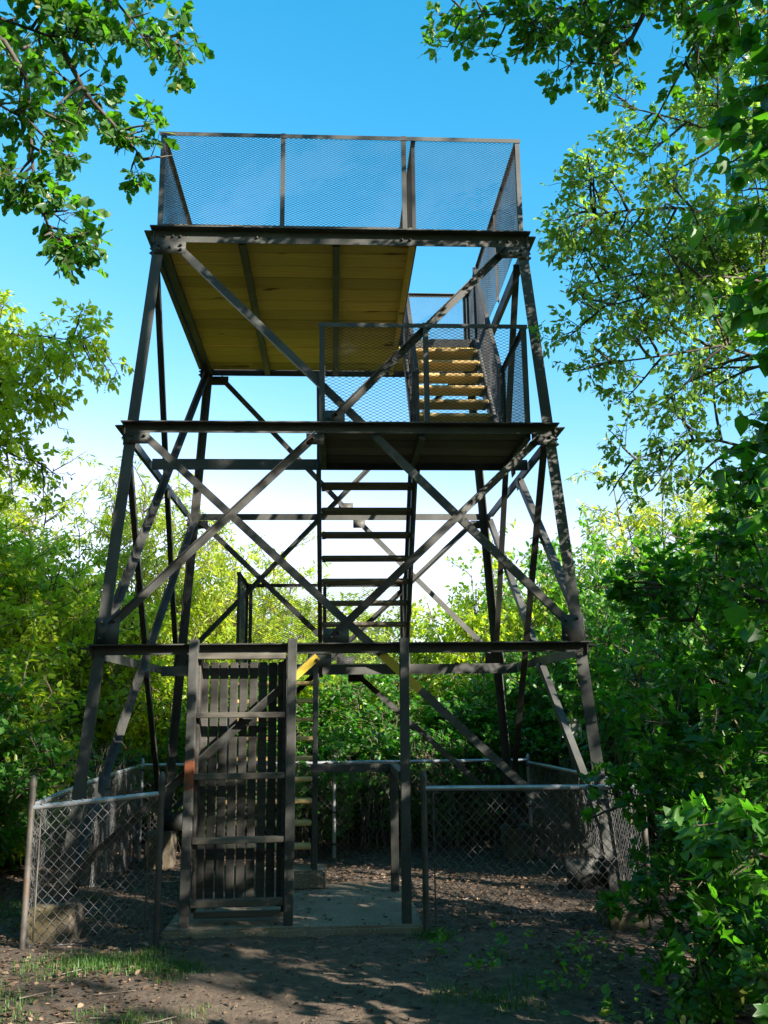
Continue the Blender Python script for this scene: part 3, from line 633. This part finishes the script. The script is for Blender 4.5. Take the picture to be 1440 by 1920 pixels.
def shrub_geo(seed, h, rad, nst, leafkind, leaf, per_m, shoots=4.0, tw_per=6.0, lean=0.9, twl=0.42, low=0.08, upb=0.35, droop=0.3):
    rng = np.random.default_rng(seed); mains = []
    for i in range(nst):
        az = rng.uniform(0, 2*math.pi); r = rad*math.sqrt(rng.random())*lean; hh = h*(1-0.55*(r/rad)**2)*rng.uniform(0.72, 1.05)
        b = np.array([math.cos(az), math.sin(az), 0])*r*0.25; e = np.array([math.cos(az)*r, math.sin(az)*r, hh])
        t = np.linspace(0, 1, 7)[:, None]; P = b*(1-t)+e*t; P[:, :2] = b[:2]+(e-b)[:2]*(t**1.6); P[1:] += np.cumsum(rng.normal(0, 0.035*h/4, (6, 3)), axis=0)
        mains.append(P)
    gs = Geo(); tubes(gs, np.array(mains), np.linspace(0.028, 0.006, 7)[None, :]*np.ones((nst, 1))*h/4, 5)
    sh = side_shoots(rng, mains, shoots, rad*0.62, low, upb, 0.45, 0.05, 5)
    tubes(gs, sh, np.linspace(0.010, 0.003, 5)[None, :]*np.ones((len(sh), 1)), 3)
    tw = side_shoots(rng, list(sh), tw_per, twl, 0.15, 0.25, 0.6, 0.12, 4)
    tubes(gs, tw, np.linspace(0.004, 0.0015, 4)[None, :]*np.ones((len(tw), 1)), 3)
    gl = Geo(); n = leafy(gl, rng, tw, per_m, leaf, leafkind, droop); n += leafy(gl, rng, sh, per_m*0.35, leaf, leafkind, droop)
    return gs.mesh('stems'), gl.mesh('foliage', rnd=True), n
def place(name, meshes, mats, loc, rot, sc, label, cat, group=None, parts=('stems', 'foliage')):
    e = empty(name, loc); e.rotation_euler = (0, 0, rot); e.scale = sc if hasattr(sc, '__len__') else (sc, sc, sc)
    for me, mt, nm in zip(meshes, mats, parts):
        o = link(nm, me, None, e)
        if not me.materials: me.materials.append(M[mt])
    tag(e, label, cat, group); return e

import time as _t
_t0 = _t.time()
SA = shrub_geo(11, 4.6, 1.9, 30, 'diamond', 0.105, 30, 7, 8.5, twl=0.36)
SB = shrub_geo(12, 4.6, 1.9, 30, 'narrow', 0.115, 46, 7, 8, twl=0.36, droop=0.7)
SC = shrub_geo(13, 3.6, 1.8, 32, 'hex', 0.10, 28, 8.0, 9, twl=0.34)
SD = shrub_geo(14, 2.2, 1.3, 26, 'hex', 0.09, 30, 9.0, 10, low=0.02, twl=0.3)
print('shrub leaves', [s[2] for s in (SA, SB, SC, SD)], round(_t.time()-_t0, 1))

def mk_shrub(S, mat, x, y, rot, sc, label, name='shrub', cat='shrub', group='shrubs around the fence'):
    key = (S[1].name, mat)
    fm = S[1]
    if mat not in [m_.name for m_ in fm.materials] and fm.materials:
        if key not in _variants:
            c = fm.copy(); c.materials.clear(); c.materials.append(M[mat]); _variants[key] = c
        fm = _variants[key]
    return place(name, (S[0], fm), ('twig', mat), (x, y, float(gz(x, y))-0.05), rot, sc, label, cat, group)
_variants = {}
# rows behind the enclosure
mk_shrub(SB, 'leaf_willow', -3.6, 5.6, 0.3, (1.15, 1.15, 1.28), 'tall willow-leaved shrub in full sun behind the far left tower leg')
mk_shrub(SB, 'leaf_willow', -1.9, 6.6, 2.1, (1.05, 1.05, 1.14), 'sunlit yellow-green shrub left of the first-level mesh railing')
mk_shrub(SA, 'leaf_bright', -0.4, 6.3, 4.0, (1.0, 1.0, 0.88), 'sunny shrub seen through the treads of the middle stairs')
mk_shrub(SA, 'leaf_bright', 1.25, 6.4, 1.1, (0.95, 0.95, 0.80), 'bright low shrub just right of the middle stairs')
mk_shrub(SA, 'leaf_bright', 2.55, 6.1, 5.2, (0.95, 0.95, 1.06), 'pointed sunlit maple shrub between stairs and far right leg')
mk_shrub(SC, 'leaf_mid', 4.4, 5.4, 0.7, (1.15, 1.15, 1.32), 'green shrub behind the right side braces above the fence')
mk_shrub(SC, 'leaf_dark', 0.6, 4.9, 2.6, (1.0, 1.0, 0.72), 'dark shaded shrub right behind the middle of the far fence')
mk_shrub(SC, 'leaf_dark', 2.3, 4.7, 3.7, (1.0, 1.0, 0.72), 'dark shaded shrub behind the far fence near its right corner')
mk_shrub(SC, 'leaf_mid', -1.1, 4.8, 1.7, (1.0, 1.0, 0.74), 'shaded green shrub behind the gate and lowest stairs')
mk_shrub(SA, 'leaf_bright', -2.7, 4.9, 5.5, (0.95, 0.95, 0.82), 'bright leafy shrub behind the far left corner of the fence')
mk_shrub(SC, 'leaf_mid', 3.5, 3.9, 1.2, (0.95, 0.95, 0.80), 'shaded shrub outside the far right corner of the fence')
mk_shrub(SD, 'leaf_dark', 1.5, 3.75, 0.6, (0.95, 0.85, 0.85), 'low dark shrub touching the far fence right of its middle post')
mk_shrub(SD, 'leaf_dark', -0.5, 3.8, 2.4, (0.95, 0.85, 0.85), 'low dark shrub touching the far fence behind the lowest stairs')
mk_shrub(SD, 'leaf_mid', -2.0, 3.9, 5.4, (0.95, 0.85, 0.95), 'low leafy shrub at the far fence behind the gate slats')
# left side
mk_shrub(SA, 'leaf_bright', -3.9, 4.3, 0.9, (0.95, 0.95, 1.02), 'bright shrub seen between the two left tower legs')
mk_shrub(SA, 'leaf_bright', -5.6, 2.0, 3.8, (1.05, 1.05, 0.98), 'sunlit shrub at the left edge under the drooping tree')
mk_shrub(SB, 'leaf_willow', -5.9, 6.2, 4.4, (1.4, 1.4, 1.30), 'large willow-leaved shrub glowing in sun at far left')
mk_shrub(SA, 'leaf_bright', -4.6, 3.2, 2.9, (1.05, 1.05, 0.98), 'sunlit broad-leaved shrub beyond the left fence panel')
mk_shrub(SC, 'leaf_bright', -4.7, 0.9, 0.2, (1.05, 1.05, 0.92), 'green leafy shrub left of the fence at mid height')
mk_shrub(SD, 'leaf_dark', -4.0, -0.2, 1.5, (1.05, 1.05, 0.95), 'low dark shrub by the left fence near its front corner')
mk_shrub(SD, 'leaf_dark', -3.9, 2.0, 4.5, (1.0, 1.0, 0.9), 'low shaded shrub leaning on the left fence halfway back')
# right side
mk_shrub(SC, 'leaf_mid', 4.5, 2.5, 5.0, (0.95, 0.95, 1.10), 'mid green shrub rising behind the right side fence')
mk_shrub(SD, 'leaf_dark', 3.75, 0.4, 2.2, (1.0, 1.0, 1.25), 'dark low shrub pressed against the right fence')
mk_shrub(SC, 'leaf_mid', 4.6, -0.9, 3.0, (0.95, 0.95, 1.12), 'bushy green shrub filling the space right of the front right leg')
# second and third rows that close the view
k_ = 0
TL = ['tall shrub in the second row at the far left edge', 'shrub top in the second row above the left willow-leaved shrubs', 'second-row shrub peeping over the shrub behind the far left leg', 'far shrub glimpsed behind the middle stairs', 'far shrub glimpsed between stairs and the pointed maple shrub', 'second-row shrub behind the far right leg', 'tall second-row shrub behind the right side shrubs', 'farthest shrub behind the fine-leaved tree at right', 'shrub beyond the drooping tree at the left edge', 'shrub behind the low dark shrub near the left front fence', 'second-row shrub right of the right side fence', 'shrub behind the bush that hides the right fence corner']
for x, y, s in ((-9.5, 9, 1.5), (-6.5, 10.5, 1.35), (-3.6, 10.5, 1.15), (-1.0, 10.8, 0.98), (1.6, 10.5, 0.92), (4.2, 10, 1.12), (6.9, 9, 1.45), (9.8, 8, 1.6), (-9.2, 4.5, 1.3), (-8.0, 0.8, 1.2), (7.4, 4.5, 1.3), (7.6, 1.0, 1.2)):
    k_ += 1; S_, mt_ = ((SA, 'leaf_bright'), (SB, 'leaf_willow'), (SC, 'leaf_mid'))[k_ % 3]
    mk_shrub(S_, mt_, x, y, k_*1.9, (s*1.15, s*1.15, s), TL[k_-1], 'thicket_shrub', 'shrub', 'thicket shrubs in the distance')
print('t shrubs', round(_t.time()-_t0, 1))

# ---- trees
def tree_geo(seed, trunk, limbs, r0, leafkind, leaf, sh=(2.2, 1.5), s2=(3.5, 0.7), tw=(5.0, 0.4), per_m=16, upb=0.2, droop=0.35, spread=0.8, tdroop=0.15, t0=0.25):
    """trunk polyline, limb polylines, then three orders of shoots with leaves"""
    rng = np.random.default_rng(seed); gb = Geo()
    if trunk is not None: 
        P = resample(trunk, 14); tubes(gb, [P], [np.linspace(r0, r0*0.35, 14)], 12)
    L_ = [resample(l, 9) for l in limbs]
    for P in L_: tubes(gb, [P], [np.linspace(max(0.012, r0*0.20), 0.005, 9)], 7)
    a = side_shoots(rng, L_, sh[0], sh[1], t0, upb, 0.55, 0.03, 6); tubes(gb, a, np.linspace(0.014, 0.004, 6)[None, :]*np.ones((len(a), 1)), 4)
    b = side_shoots(rng, list(a), s2[0], s2[1], 0.2, upb*0.6, 0.6, 0.1, 5); tubes(gb, b, np.linspace(0.0048, 0.0018, 5)[None, :]*np.ones((len(b), 1)), 3)
    c = side_shoots(rng, list(b)+L_, tw[0], tw[1], 0.15, 0.1, 0.6, tdroop, 4); tubes(gb, c, np.linspace(0.0024, 0.0012, 4)[None, :]*np.ones((len(c), 1)), 3)
    gl = Geo(); n = leafy(gl, rng, c, per_m, leaf, leafkind, droop, 0.8, spread)
    n += leafy(gl, rng, b, per_m*0.25, leaf, leafkind, droop, 0.8, spread)
    return gb.mesh('trunk', smooth=True), gl.mesh('crown', rnd=True), n
TP = ('trunk', 'crown')
def put_tree(name, G, mat, loc, rot, sc, label, group=None):
    return place(name, G[:2], ('bark', mat), loc, rot, sc, label, 'tree', group, TP)
# sassafras whose branches hang in at the top left
G = tree_geo(31, [(-4.6, -4.9, -0.1), (-4.55, -4.8, 3.0), (-4.4, -4.7, 5.5), (-4.3, -4.6, 8.6)],
    [[(-4.4, -4.7, 5.6), (-4.08, -4.6, 6.5), (-2.86, -4.3, 6.62), (-2.25, -4.1, 6.52), (-1.94, -4.0, 6.46), (-1.50, -3.9, 6.68), (-1.25, -3.8, 6.68)],
     [(-2.86, -4.3, 6.62), (-2.28, -4.2, 6.25), (-2.22, -4.1, 5.89), (-2.21, -4.0, 5.41), (-2.11, -4, 5.08), (-1.92, -4, 4.80)],
     [(-2.07, -4.05, 6.46), (-1.86, -4.0, 6.06), (-1.68, -3.9, 5.9), (-1.58, -3.8, 5.82), (-1.50, -3.7, 5.74)],
     [(-4.4, -4.7, 5.4), (-3.04, -4.4, 5.98), (-2.4, -4.2, 5.86), (-2.16, -4.1, 5.73), (-1.96, -4.0, 5.54)],
     [(-2.82, -4.4, 6.66), (-2.09, -4.2, 6.82), (-1.62, -4.1, 6.75), (-1.42, -4.0, 6.45)],
     [(-4.3, -4.6, 6.5), (-3.2, -4.0, 6.9), (-2.4, -3.6, 6.7), (-1.9, -3.5, 6.35)],
     [(-4.4, -4.6, 5.2), (-3.4, -3.6, 5.6), (-2.7, -3.3, 5.75)]],
    0.12, 'sass', 0.118, (11, 0.40), (11, 0.26), (18, 0.16), 30, 0.05, 0.55, 0.8, 0.2, 0.35)
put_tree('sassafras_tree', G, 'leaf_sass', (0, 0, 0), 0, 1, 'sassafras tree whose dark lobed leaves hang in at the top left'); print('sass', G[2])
# vine-hung tree at the right edge with sassafras-like sprays over the top
G = tree_geo(32, [(2.36, -5.85, -0.1), (2.36, -5.85, 2.2), (2.40, -5.85, 4.4), (2.42, -5.8, 6.4), (2.5, -5.6, 9.0)],
    [[(2.40, -5.8, 5.6), (2.34, -5.2, 6.5), (2.29, -4.5, 6.84), (1.92, -3.8, 7.13), (1.36, -3.6, 7.20), (0.90, -3.6, 7.17)],
     [(1.92, -3.8, 7.13), (1.59, -3.7, 6.96), (1.34, -3.6, 6.80)],
     [(2.29, -4.5, 6.84), (2.09, -4.2, 6.47), (1.91, -4.1, 6.36), (1.70, -4.0, 6.46)],
     [(2.42, -5.8, 6.0), (2.55, -4.8, 6.4), (2.6, -3.9, 6.5), (2.5, -3.3, 6.3)],
     [(2.42, -5.8, 6.6), (2.8, -4.6, 7.3), (2.9, -3.6, 7.5)],
     [(2.45, -5.7, 7.2), (3.2, -5.6, 8.4), (4.4, -5.4, 9.4)],  # this and the next three limbs: unseen, added to shade the top railing
     [(2.5, -5.6, 8.0), (2.0, -5.3, 9.2), (1.2, -5.1, 9.9)],
     [(2.5, -5.6, 8.6), (3.3, -6.0, 9.8), (4.3, -6.2, 10.4)],
     [(2.5, -5.6, 8.8), (2.9, -5.2, 10.0), (3.6, -4.9, 10.8)]],
    0.13, 'sass', 0.10, (12, 0.55), (12, 0.32), (20, 0.18), 34, 0.0, 0.5, 0.8, 0.2, 0.35)
vt = put_tree('vine_covered_tree', G, 'leaf_sass', (0, 0, 0), 0, 1, 'vine-covered tree at the right edge with sprays hanging in at the top'); print('vinetree', G[2])
rng = np.random.default_rng(77); gv, gvs = Geo(), Geo()
vm = [[(2.30+0.10*math.sin(i), -5.85+0.14*math.cos(i*1.7), 0.0), (2.28+0.1*math.sin(i+1), -5.85+0.14*math.cos(i*1.7+1), 2.0), (2.30+0.12*math.sin(i+2), -5.85+0.14*math.cos(i*1.7+2), 4.2), (2.36, -5.8, 6.2)] for i in range(5)]
vm = [resample(p, 16) for p in vm]; tubes(gvs, np.array(vm), np.full((5, 16), 0.009), 5)
vs2 = side_shoots(rng, vm, 13.0, 0.36, 0.1, -0.1, 0.1, 0.5, 4, taper=0.0); tubes(gvs, vs2, np.full(vs2.shape[:2], 0.003), 3)
print('vine', leafy(gv, rng, vs2, 20, 0.105, 'heart', 0.9, 0.5, 0.8))
link('vine_stems', gvs.mesh('vine_stems'), 'bark', vt); link('vine_leaves', gv.mesh('vine_leaves', rnd=True), 'leaf_bush', vt)
# fine-leaved tree to the right
G = tree_geo(33, [(4.27, -2.72, -0.10), (4.20, -2.72, 2.21), (4.07, -2.79, 3.84), (4.07, -2.85, 5.79), (4.14, -2.85, 7.41)],
    [[(4.14, -2.79, 3.58), (3.62, -2.98, 4.29), (2.97, -3.18, 4.55), (2.32, -3.18, 4.42), (1.83, -3.11, 4.39)],
     [(4.07, -2.85, 4.23), (3.49, -3.11, 5.07), (2.90, -3.24, 5.14), (2.25, -3.24, 4.91), (1.76, -3.18, 4.81)],
     [(4.07, -2.85, 4.88), (3.42, -2.92, 5.79), (2.58, -2.92, 5.92), (2.06, -2.85, 5.85), (1.70, -2.85, 6.02)],
     [(4.07, -2.85, 5.27), (3.49, -3.05, 6.31), (2.84, -2.98, 6.70), (2.25, -2.92, 6.89)],
     [(4.07, -2.85, 4.62), (3.36, -2.59, 5.33), (2.58, -2.46, 5.53), (1.93, -2.40, 5.40)],
     [(4.14, -2.79, 3.32), (3.49, -2.66, 3.77), (2.90, -2.53, 3.97), (2.32, -2.46, 3.77)],
     [(4.07, -2.85, 5.92), (3.62, -3.11, 6.96), (3.10, -3.11, 7.48)],
     [(4.14, -2.85, 5.14), (4.92, -3.24, 6.18), (5.31, -3.37, 6.70)]],
    0.11, 'hex', 0.064, (9.5, 1.05), (14, 0.45), (16, 0.16), 48, 0.1, 0.4, 0.8, 0.15, 0.15)
put_tree('fine_leaved_tree', G, 'leaf_gloss', (0.16, 0, 0), 0, 1, 'fine-leaved tree with long level branches right of the top deck'); print('fine', G[2])
# left tree with drooping sprays
G = tree_geo(34, [(-6.2, 1.6, -0.1), (-6.1, 1.5, 2.6), (-6.0, 1.4, 5.0), (-6.0, 1.4, 7.5)],
    [[(-6.0, 1.4, 4.6), (-5.0, 0.9, 5.9), (-4.0, 0.6, 6.2), (-2.85, 0.5, 6.0)],
     [(-6.0, 1.4, 4.2), (-5.0, 0.7, 5.2), (-4.1, 0.5, 5.6), (-3.3, 0.5, 5.35)],
     [(-6.0, 1.4, 3.8), (-5.0, 0.5, 4.6), (-4.2, 0.4, 4.75), (-3.4, 0.4, 4.5)],
     [(-6.0, 1.4, 5.4), (-5.2, 1.0, 6.4), (-4.3, 0.9, 6.7)],
     [(-6.0, 1.4, 3.2), (-5.1, 0.9, 3.9), (-4.3, 0.7, 4.1)]],
    0.13, 'hex', 0.09, (14, 0.85), (12, 0.42), (16, 0.2), 40, 0.15, 0.6, 0.8, 0.3, 0.3)
put_tree('drooping_tree', G, 'leaf_bright', (0, 0, 0), 0, 1, 'tree at the left edge with drooping leafy sprays below the dark branches'); print('left', G[2])
# near leafy bush at right
G = tree_geo(35, None,
    [[(2.97, -4.3, 0.0), (2.77, -4.2, 1.2), (2.42, -4.0, 2.1), (2.07, -3.9, 2.6)],
     [(3.02, -4.2, 0.0), (3.02, -4.1, 1.5), (2.82, -4.0, 2.6), (2.62, -4.0, 3.15)],
     [(2.92, -4.4, 0.0), (2.62, -4.4, 0.8), (2.22, -4.3, 1.4), (1.84, -4.2, 1.75)],
     [(2.92, -4.3, 0.0), (2.52, -4.1, 0.7), (1.97, -3.9, 1.05), (1.58, -3.8, 1.2)],
     [(3.12, -4.3, 0.0), (3.22, -4.4, 1.4), (3.12, -4.4, 2.6), (3.07, -4.3, 3.2)],
     [(2.82, -4.7, 0.0), (2.47, -4.9, 0.5), (2.12, -5.0, 0.85), (1.92, -5.0, 0.8)],
     [(2.82, -4.6, 0.0), (2.57, -4.9, 0.8), (2.37, -5.1, 1.5), (2.27, -5.2, 1.8)],
     [(3.32, -4.0, 0.0), (3.42, -3.8, 1.3), (3.12, -3.5, 2.3), (2.72, -3.3, 2.8)],
     [(3.12, -4.0, 0.0), (2.82, -3.6, 0.9), (2.32, -3.4, 1.5), (2.02, -3.3, 1.9)],
     [(2.82, -4.5, 0.0), (2.42, -4.5, 0.35), (2.07, -4.5, 0.5), (1.82, -4.5, 0.42)],
     [(2.35, -6.0, 0.0), (2.05, -6.2, 0.7), (1.70, -6.4, 1.1), (1.45, -6.5, 1.30)],
     [(2.45, -5.6, 0.0), (2.15, -5.6, 0.5), (1.85, -5.6, 0.72), (1.60, -5.6, 0.7)]],
    0.045, 'maple', 0.092, (12, 0.60), (13, 0.34), (12, 0.16), 38, 0.12, 0.25, 0.95, 0.1, 0.2)
place('leafy_bush', G[:2], ('twig', 'leaf_bush'), (0, 0, 0), 0, 1, 'large dark green bush with lobed leaves in the right foreground', 'bush'); print('bush', G[2])
# unseen shade trees beside and behind the viewpoint, placed for dapples and less skylight
G = tree_geo(36, [(0, 0, -0.1), (0.1, 0, 4), (0, 0.1, 8), (0.1, 0, 13)],
    [[(0, 0, z), (math.cos(a)*l*0.5, math.sin(a)*l*0.5, z+1.0), (math.cos(a)*l, math.sin(a)*l, z+1.6+0.2*l)] for z, a, l in
     [(4+i*0.75, i*2.4, 3.6-0.18*i) for i in range(12)]],
    0.2, 'diamond', 0.16, (2.4, 1.3), (6, 0.7), (9, 0.4), 16, 0.2, 0.3, 0.8, 0.1, 0.2); print('shade', G[2])
for x, y, s, r in ((9.6, -10.6, 0.95, 0.3), (5.6, -13.4, 0.8, 1.2), (6.6, -7.6, 0.60, 5.0), (5.1, -6.1, 0.64, 3.7), (3.4, -11.0, 0.95, 5.9), (-3.4, -10.2, 1.0, 0.5), (1.0, -15.0, 1.1, 3.3), (-4.5, -14.0, 1.2, 0.9), (-8.0, -9.5, 1.1, 2.7), (-9.0, -4.5, 0.9, 4.9), (-1.5, -17.5, 1.4, 0.1), (6.0, -18, 1.2, 2.1)):
    put_tree('shade_tree', G, 'leaf_mid', (x, y, 0), r, s, 'unseen broad-leaved shade tree outside the picture, placed to cast dapples and block skylight', 'shade trees outside the picture')
mk_shrub(SC, 'leaf_mid', 4.0, -7.6, 2.0, (0.72, 0.72, 0.55), 'unseen leafy shrub at the near right, added to shade the foreground', 'shade_shrub', 'shrub', 'unseen shrubs added for shade')  # unseen shrub added to throw more shade on the foreground soil
# unseen ring of shrubs on the viewer's side, added to block low skylight
for i in range(22):
    a = R(-8 - i*(196/21)); far = 10.5 + 1.5*((i*7) % 3)/2; x, y = math.cos(a)*far*1.05, -7.5+math.sin(a)*far
    big = 1.18 if i < 9 else 2.0
    mk_shrub((SA, SC, SB)[i % 3], ('leaf_bright', 'leaf_mid', 'leaf_willow')[i % 3], x, y, i*1.3, (1.5, 1.5, big), 'shrub of the woodland edge on the viewer\'s side outside the picture', 'shade_shrub', 'shrub', 'unseen shrubs added for shade')
print('t trees', round(_t.time()-_t0, 1))

# ------------------------------------------------------------------ ground cover
rng = np.random.default_rng(5)
def litter():
    n = 40000; x = rng.uniform(-4.6, 4.6, n); y = rng.uniform(-6.2, 4.2, n)
    path = (np.abs(x-0.15) < 1.25) & (y < -2.35); keep = ~(path & (rng.random(n) > 0.14)); pad = (x > -1.42) & (x < 0.64) & (y > -2.34) & (y < -0.43); keep &= ~(pad & (rng.random(n) > 0.10))
    x, y, pad = x[keep], y[keep], pad[keep]; n = len(x); z = gz(x, y)+rng.uniform(0.004, 0.022, n); z = np.where(pad, 0.068, z)
    d = nrm(np.stack([rng.normal(0, 1, n), rng.normal(0, 1, n), rng.normal(0, 0.18, n)], 1)); nm = nrm(np.stack([rng.normal(0, 0.35, n), rng.normal(0, 0.35, n), np.ones(n)], 1))
    g = Geo(); leaves(g, np.stack([x, y, z], 1), d, nm, rng.uniform(0.012, 0.060, n), 'hex', rng, rng.random(n)**3)
    tag(link('leaf_litter', g.mesh('leaf_litter', rnd=True), 'litter'), 'brown fallen leaves scattered over the soil', None, None, 'stuff')
litter()
def grass():
    g = Geo(); pts = []
    for cx, cy, rx, ry, n in ((-1.72, -3.05, 0.50, 0.26, 2600), (-1.25, -3.2, 0.32, 0.20, 1300), (-2.3, -3.9, 0.6, 0.5, 1200), (0.66, -2.42, 0.10, 0.10, 500), (0.95, -4.0, 0.45, 0.35, 900), (-3.1, -1.2, 0.7, 0.9, 2200), (-1.2, -4.3, 0.4, 0.2, 500), (1.3, -3.2, 0.5, 0.4, 300)):
        # tufted: blades gather round random centres
        c = rng.normal(0, 0.5, (max(6, n//60), 2)); i = rng.integers(0, len(c), n); q = c[i]+rng.normal(0, 0.075, (n, 2))/np.array([rx, ry])
        pts.append(np.stack([cx+q[:, 0]*rx, cy+q[:, 1]*ry], 1))
    p = np.concatenate(pts); n = len(p); L_ = rng.uniform(0.02, 0.06, n)*np.where(rng.random(n) < 0.15, 1.5, 1); az = rng.uniform(0, 6.28, n); ln = rng.uniform(0.1, 0.8, n)
    b = np.stack([p[:, 0], p[:, 1], gz(p[:, 0], p[:, 1])-0.005], 1); dh = np.stack([np.cos(az), np.sin(az), 0*az], 1); sd_ = np.stack([-np.sin(az), np.cos(az), 0*az], 1)*rng.uniform(0.0016, 0.0032, n)[:, None]
    m1 = b+dh*(L_*ln*0.3)[:, None]+np.array([0, 0, 1])*(L_*0.6)[:, None]; t1 = b+dh*(L_*ln)[:, None]+np.array([0, 0, 1])*(L_*(1-0.25*ln))[:, None]
    V = np.stack([b-sd_, b+sd_, m1+sd_*0.8, m1-sd_*0.8, t1], 1); o = (np.arange(n)*5)[:, None, None]
    t = (np.array([[0, 1, 2], [0, 2, 3], [3, 2, 4]])[None]+o).reshape(-1, 3); g.add(V.reshape(-1, 3), tris=t, rnd=np.repeat(rng.random(n), 3))
    tag(link('grass', g.mesh('grass', rnd=True), 'grass'), 'tufts of green grass on the soil by the front left fence', None, None, 'stuff')
grass()
def brambles():
    g = Geo(); P = []
    for i in range(420):
        u = rng.random()
        if u < 0.62: x, y = rng.uniform(-2.6, 3.2), 2.85+abs(rng.normal(0, 0.35))
        elif u < 0.82: x, y = 2.62+abs(rng.normal(0, 0.35)), rng.uniform(-1.0, 3.2)
        else: x, y = -2.72-abs(rng.normal(0, 0.2)), rng.uniform(0.6, 3.0)
        h = rng.uniform(0.5, 1.55); az = rng.uniform(0, 6.28); sp = rng.uniform(0.1, 0.75); t = np.linspace(0, 1, 8)
        zz = float(gz(x, y))+h*np.sin(t*rng.uniform(1.3, 2.9)); xx = x+math.cos(az)*sp*t**1.3+np.cumsum(rng.normal(0, 0.022, 8)); yy = y+math.sin(az)*sp*t*0.5+np.cumsum(rng.normal(0, 0.015, 8))
        P.append(np.stack([xx, yy, zz], 1))
    P = np.array(P); tubes(g, P, rng.uniform(0.0018, 0.0046, (len(P), 1))*np.linspace(1.2, 0.5, 8)[None, :], 4)
    tag(link('dry_bramble_stems', g.mesh('dry_bramble_stems'), 'dry'), 'tangle of pale dry vine stems along the far fence', None, None, 'stuff')
brambles()
def sticks():
    g = Geo(); P = []
    for i in range(170):
        x, y = rng.uniform(-4, 4), rng.uniform(-6, 3); az = rng.uniform(0, 6.28); l = rng.uniform(0.06, 0.38); t = np.linspace(-0.5, 0.5, 5)
        if -1.45 < x < 0.66 and -2.4 < y < -0.3: continue
        xx = x+math.cos(az)*l*t+np.cumsum(rng.normal(0, 0.006, 5)); yy = y+math.sin(az)*l*t+np.cumsum(rng.normal(0, 0.006, 5)); P.append(np.stack([xx, yy, gz(xx, yy)+0.012+rng.uniform(0, 0.015)], 1))
    P = np.array(P); tubes(g, P, rng.uniform(0.002, 0.006, (len(P), 1))*np.ones((1, 5)), 5)
    tag(link('fallen_twigs', g.mesh('fallen_twigs'), 'dry'), 'dead twigs lying on the soil', None, None, 'stuff')
sticks()
def weeds():
    g = Geo(); tw = []
    spots = [(1.15, -3.0), (1.5, -3.4), (0.9, -3.5), (1.75, -3.0), (1.3, -4.1), (1.8, -4.6), (2.1, -4.9), (1.6, -5.0), (2.3, -4.4), (-2.6, -3.2), (-2.7, -1.6), (0.75, -2.9), (1.9, -5.3), (1.45, -4.7), (2.2, -5.2)]
    for x, y in spots:
        for i in range(5):
            az = rng.uniform(0, 6.28); l = rng.uniform(0.05, 0.16)*(1.6 if y < -4.3 else 1); b = np.array([x+rng.normal(0, 0.08), y+rng.normal(0, 0.08), 0]); b[2] = float(gz(b[0], b[1])); t = np.linspace(0, 1, 4)[:, None]
            tw.append(b+t*np.array([math.cos(az)*0.5, math.sin(az)*0.5, 1.0])*l)
    tw = np.array(tw); leafy(g, rng, tw, 40, 0.055, 'oval', 0.1, 1.2, 1.0, 3)
    tag(link('ground_weeds', g.mesh('ground_weeds', rnd=True), 'leaf_mid'), 'small green seedlings sprouting from the soil', None, None, 'stuff')
weeds()
def pebbles():
    n = 2600; x = rng.normal(0.1, 1.5, n); y = rng.uniform(-6, -2.3, n); r = rng.uniform(0.004, 0.011, n)*np.where(rng.random(n) < 0.05, 2.0, 1); g = Geo()
    oc = np.array([(1, 0, 0), (0, 1, 0), (-1, 0, 0), (0, -1, 0), (0, 0, 0.7), (0, 0, -0.7)], float); tr = np.array([(0, 1, 4), (1, 2, 4), (2, 3, 4), (3, 0, 4), (1, 0, 5), (2, 1, 5), (3, 2, 5), (0, 3, 5)])
    a = rng.uniform(0, 6.28, n); V = oc[None]*r[:, None, None]*rng.uniform(0.6, 1.3, (n, 6, 1)); ca, sa = np.cos(a)[:, None], np.sin(a)[:, None]
    V = np.stack([V[..., 0]*ca-V[..., 1]*sa+x[:, None], V[..., 0]*sa+V[..., 1]*ca+y[:, None], V[..., 2]+(gz(x, y)+r*0.3)[:, None]], -1)
    g.add(V.reshape(-1, 3), tris=(tr[None]+(np.arange(n)*6)[:, None, None]).reshape(-1, 3))
    tag(link('pebbles', g.mesh('pebbles'), 'soil'), 'small stones scattered on the beaten earth path', None, None, 'stuff')
pebbles()
# ------------------------------------------------------------------ small sign half hidden in the leaves behind the right fence
sg = empty('warning_sign', (3.03, 2.30, float(gz(3.03, 2.3)))); tag(sg, 'small pale sign with dark lettering half hidden by leaves beyond the right fence', 'sign')
def sgbox(n_, d, mt):
    v, f = box_v(*d); me = bpy.data.meshes.new(n_); me.from_pydata(v, [], f); return link(n_, me, mt, sg)
sgbox('board', (-0.13, 0.13, -0.006, 0.006, 1.46, 1.72), 'sign'); sgbox('post', (-0.02, 0.02, 0.008, 0.045, -0.1, 1.70), 'galv_old')
cu = bpy.data.curves.new('lettering', 'FONT'); cu.body = 'ARE'; cu.size = 0.055; cu.extrude = 0.0008; cu.align_x = 'CENTER'
tmp = bpy.data.objects.new('tmp_text', cu); lm = bpy.data.meshes.new_from_object(tmp); bpy.data.objects.remove(tmp); lm.materials.clear()
to = link('lettering', lm, 'ink', sg); to.location = (-0.05, -0.0085, 1.635); to.rotation_euler = (R(90), 0, 0)
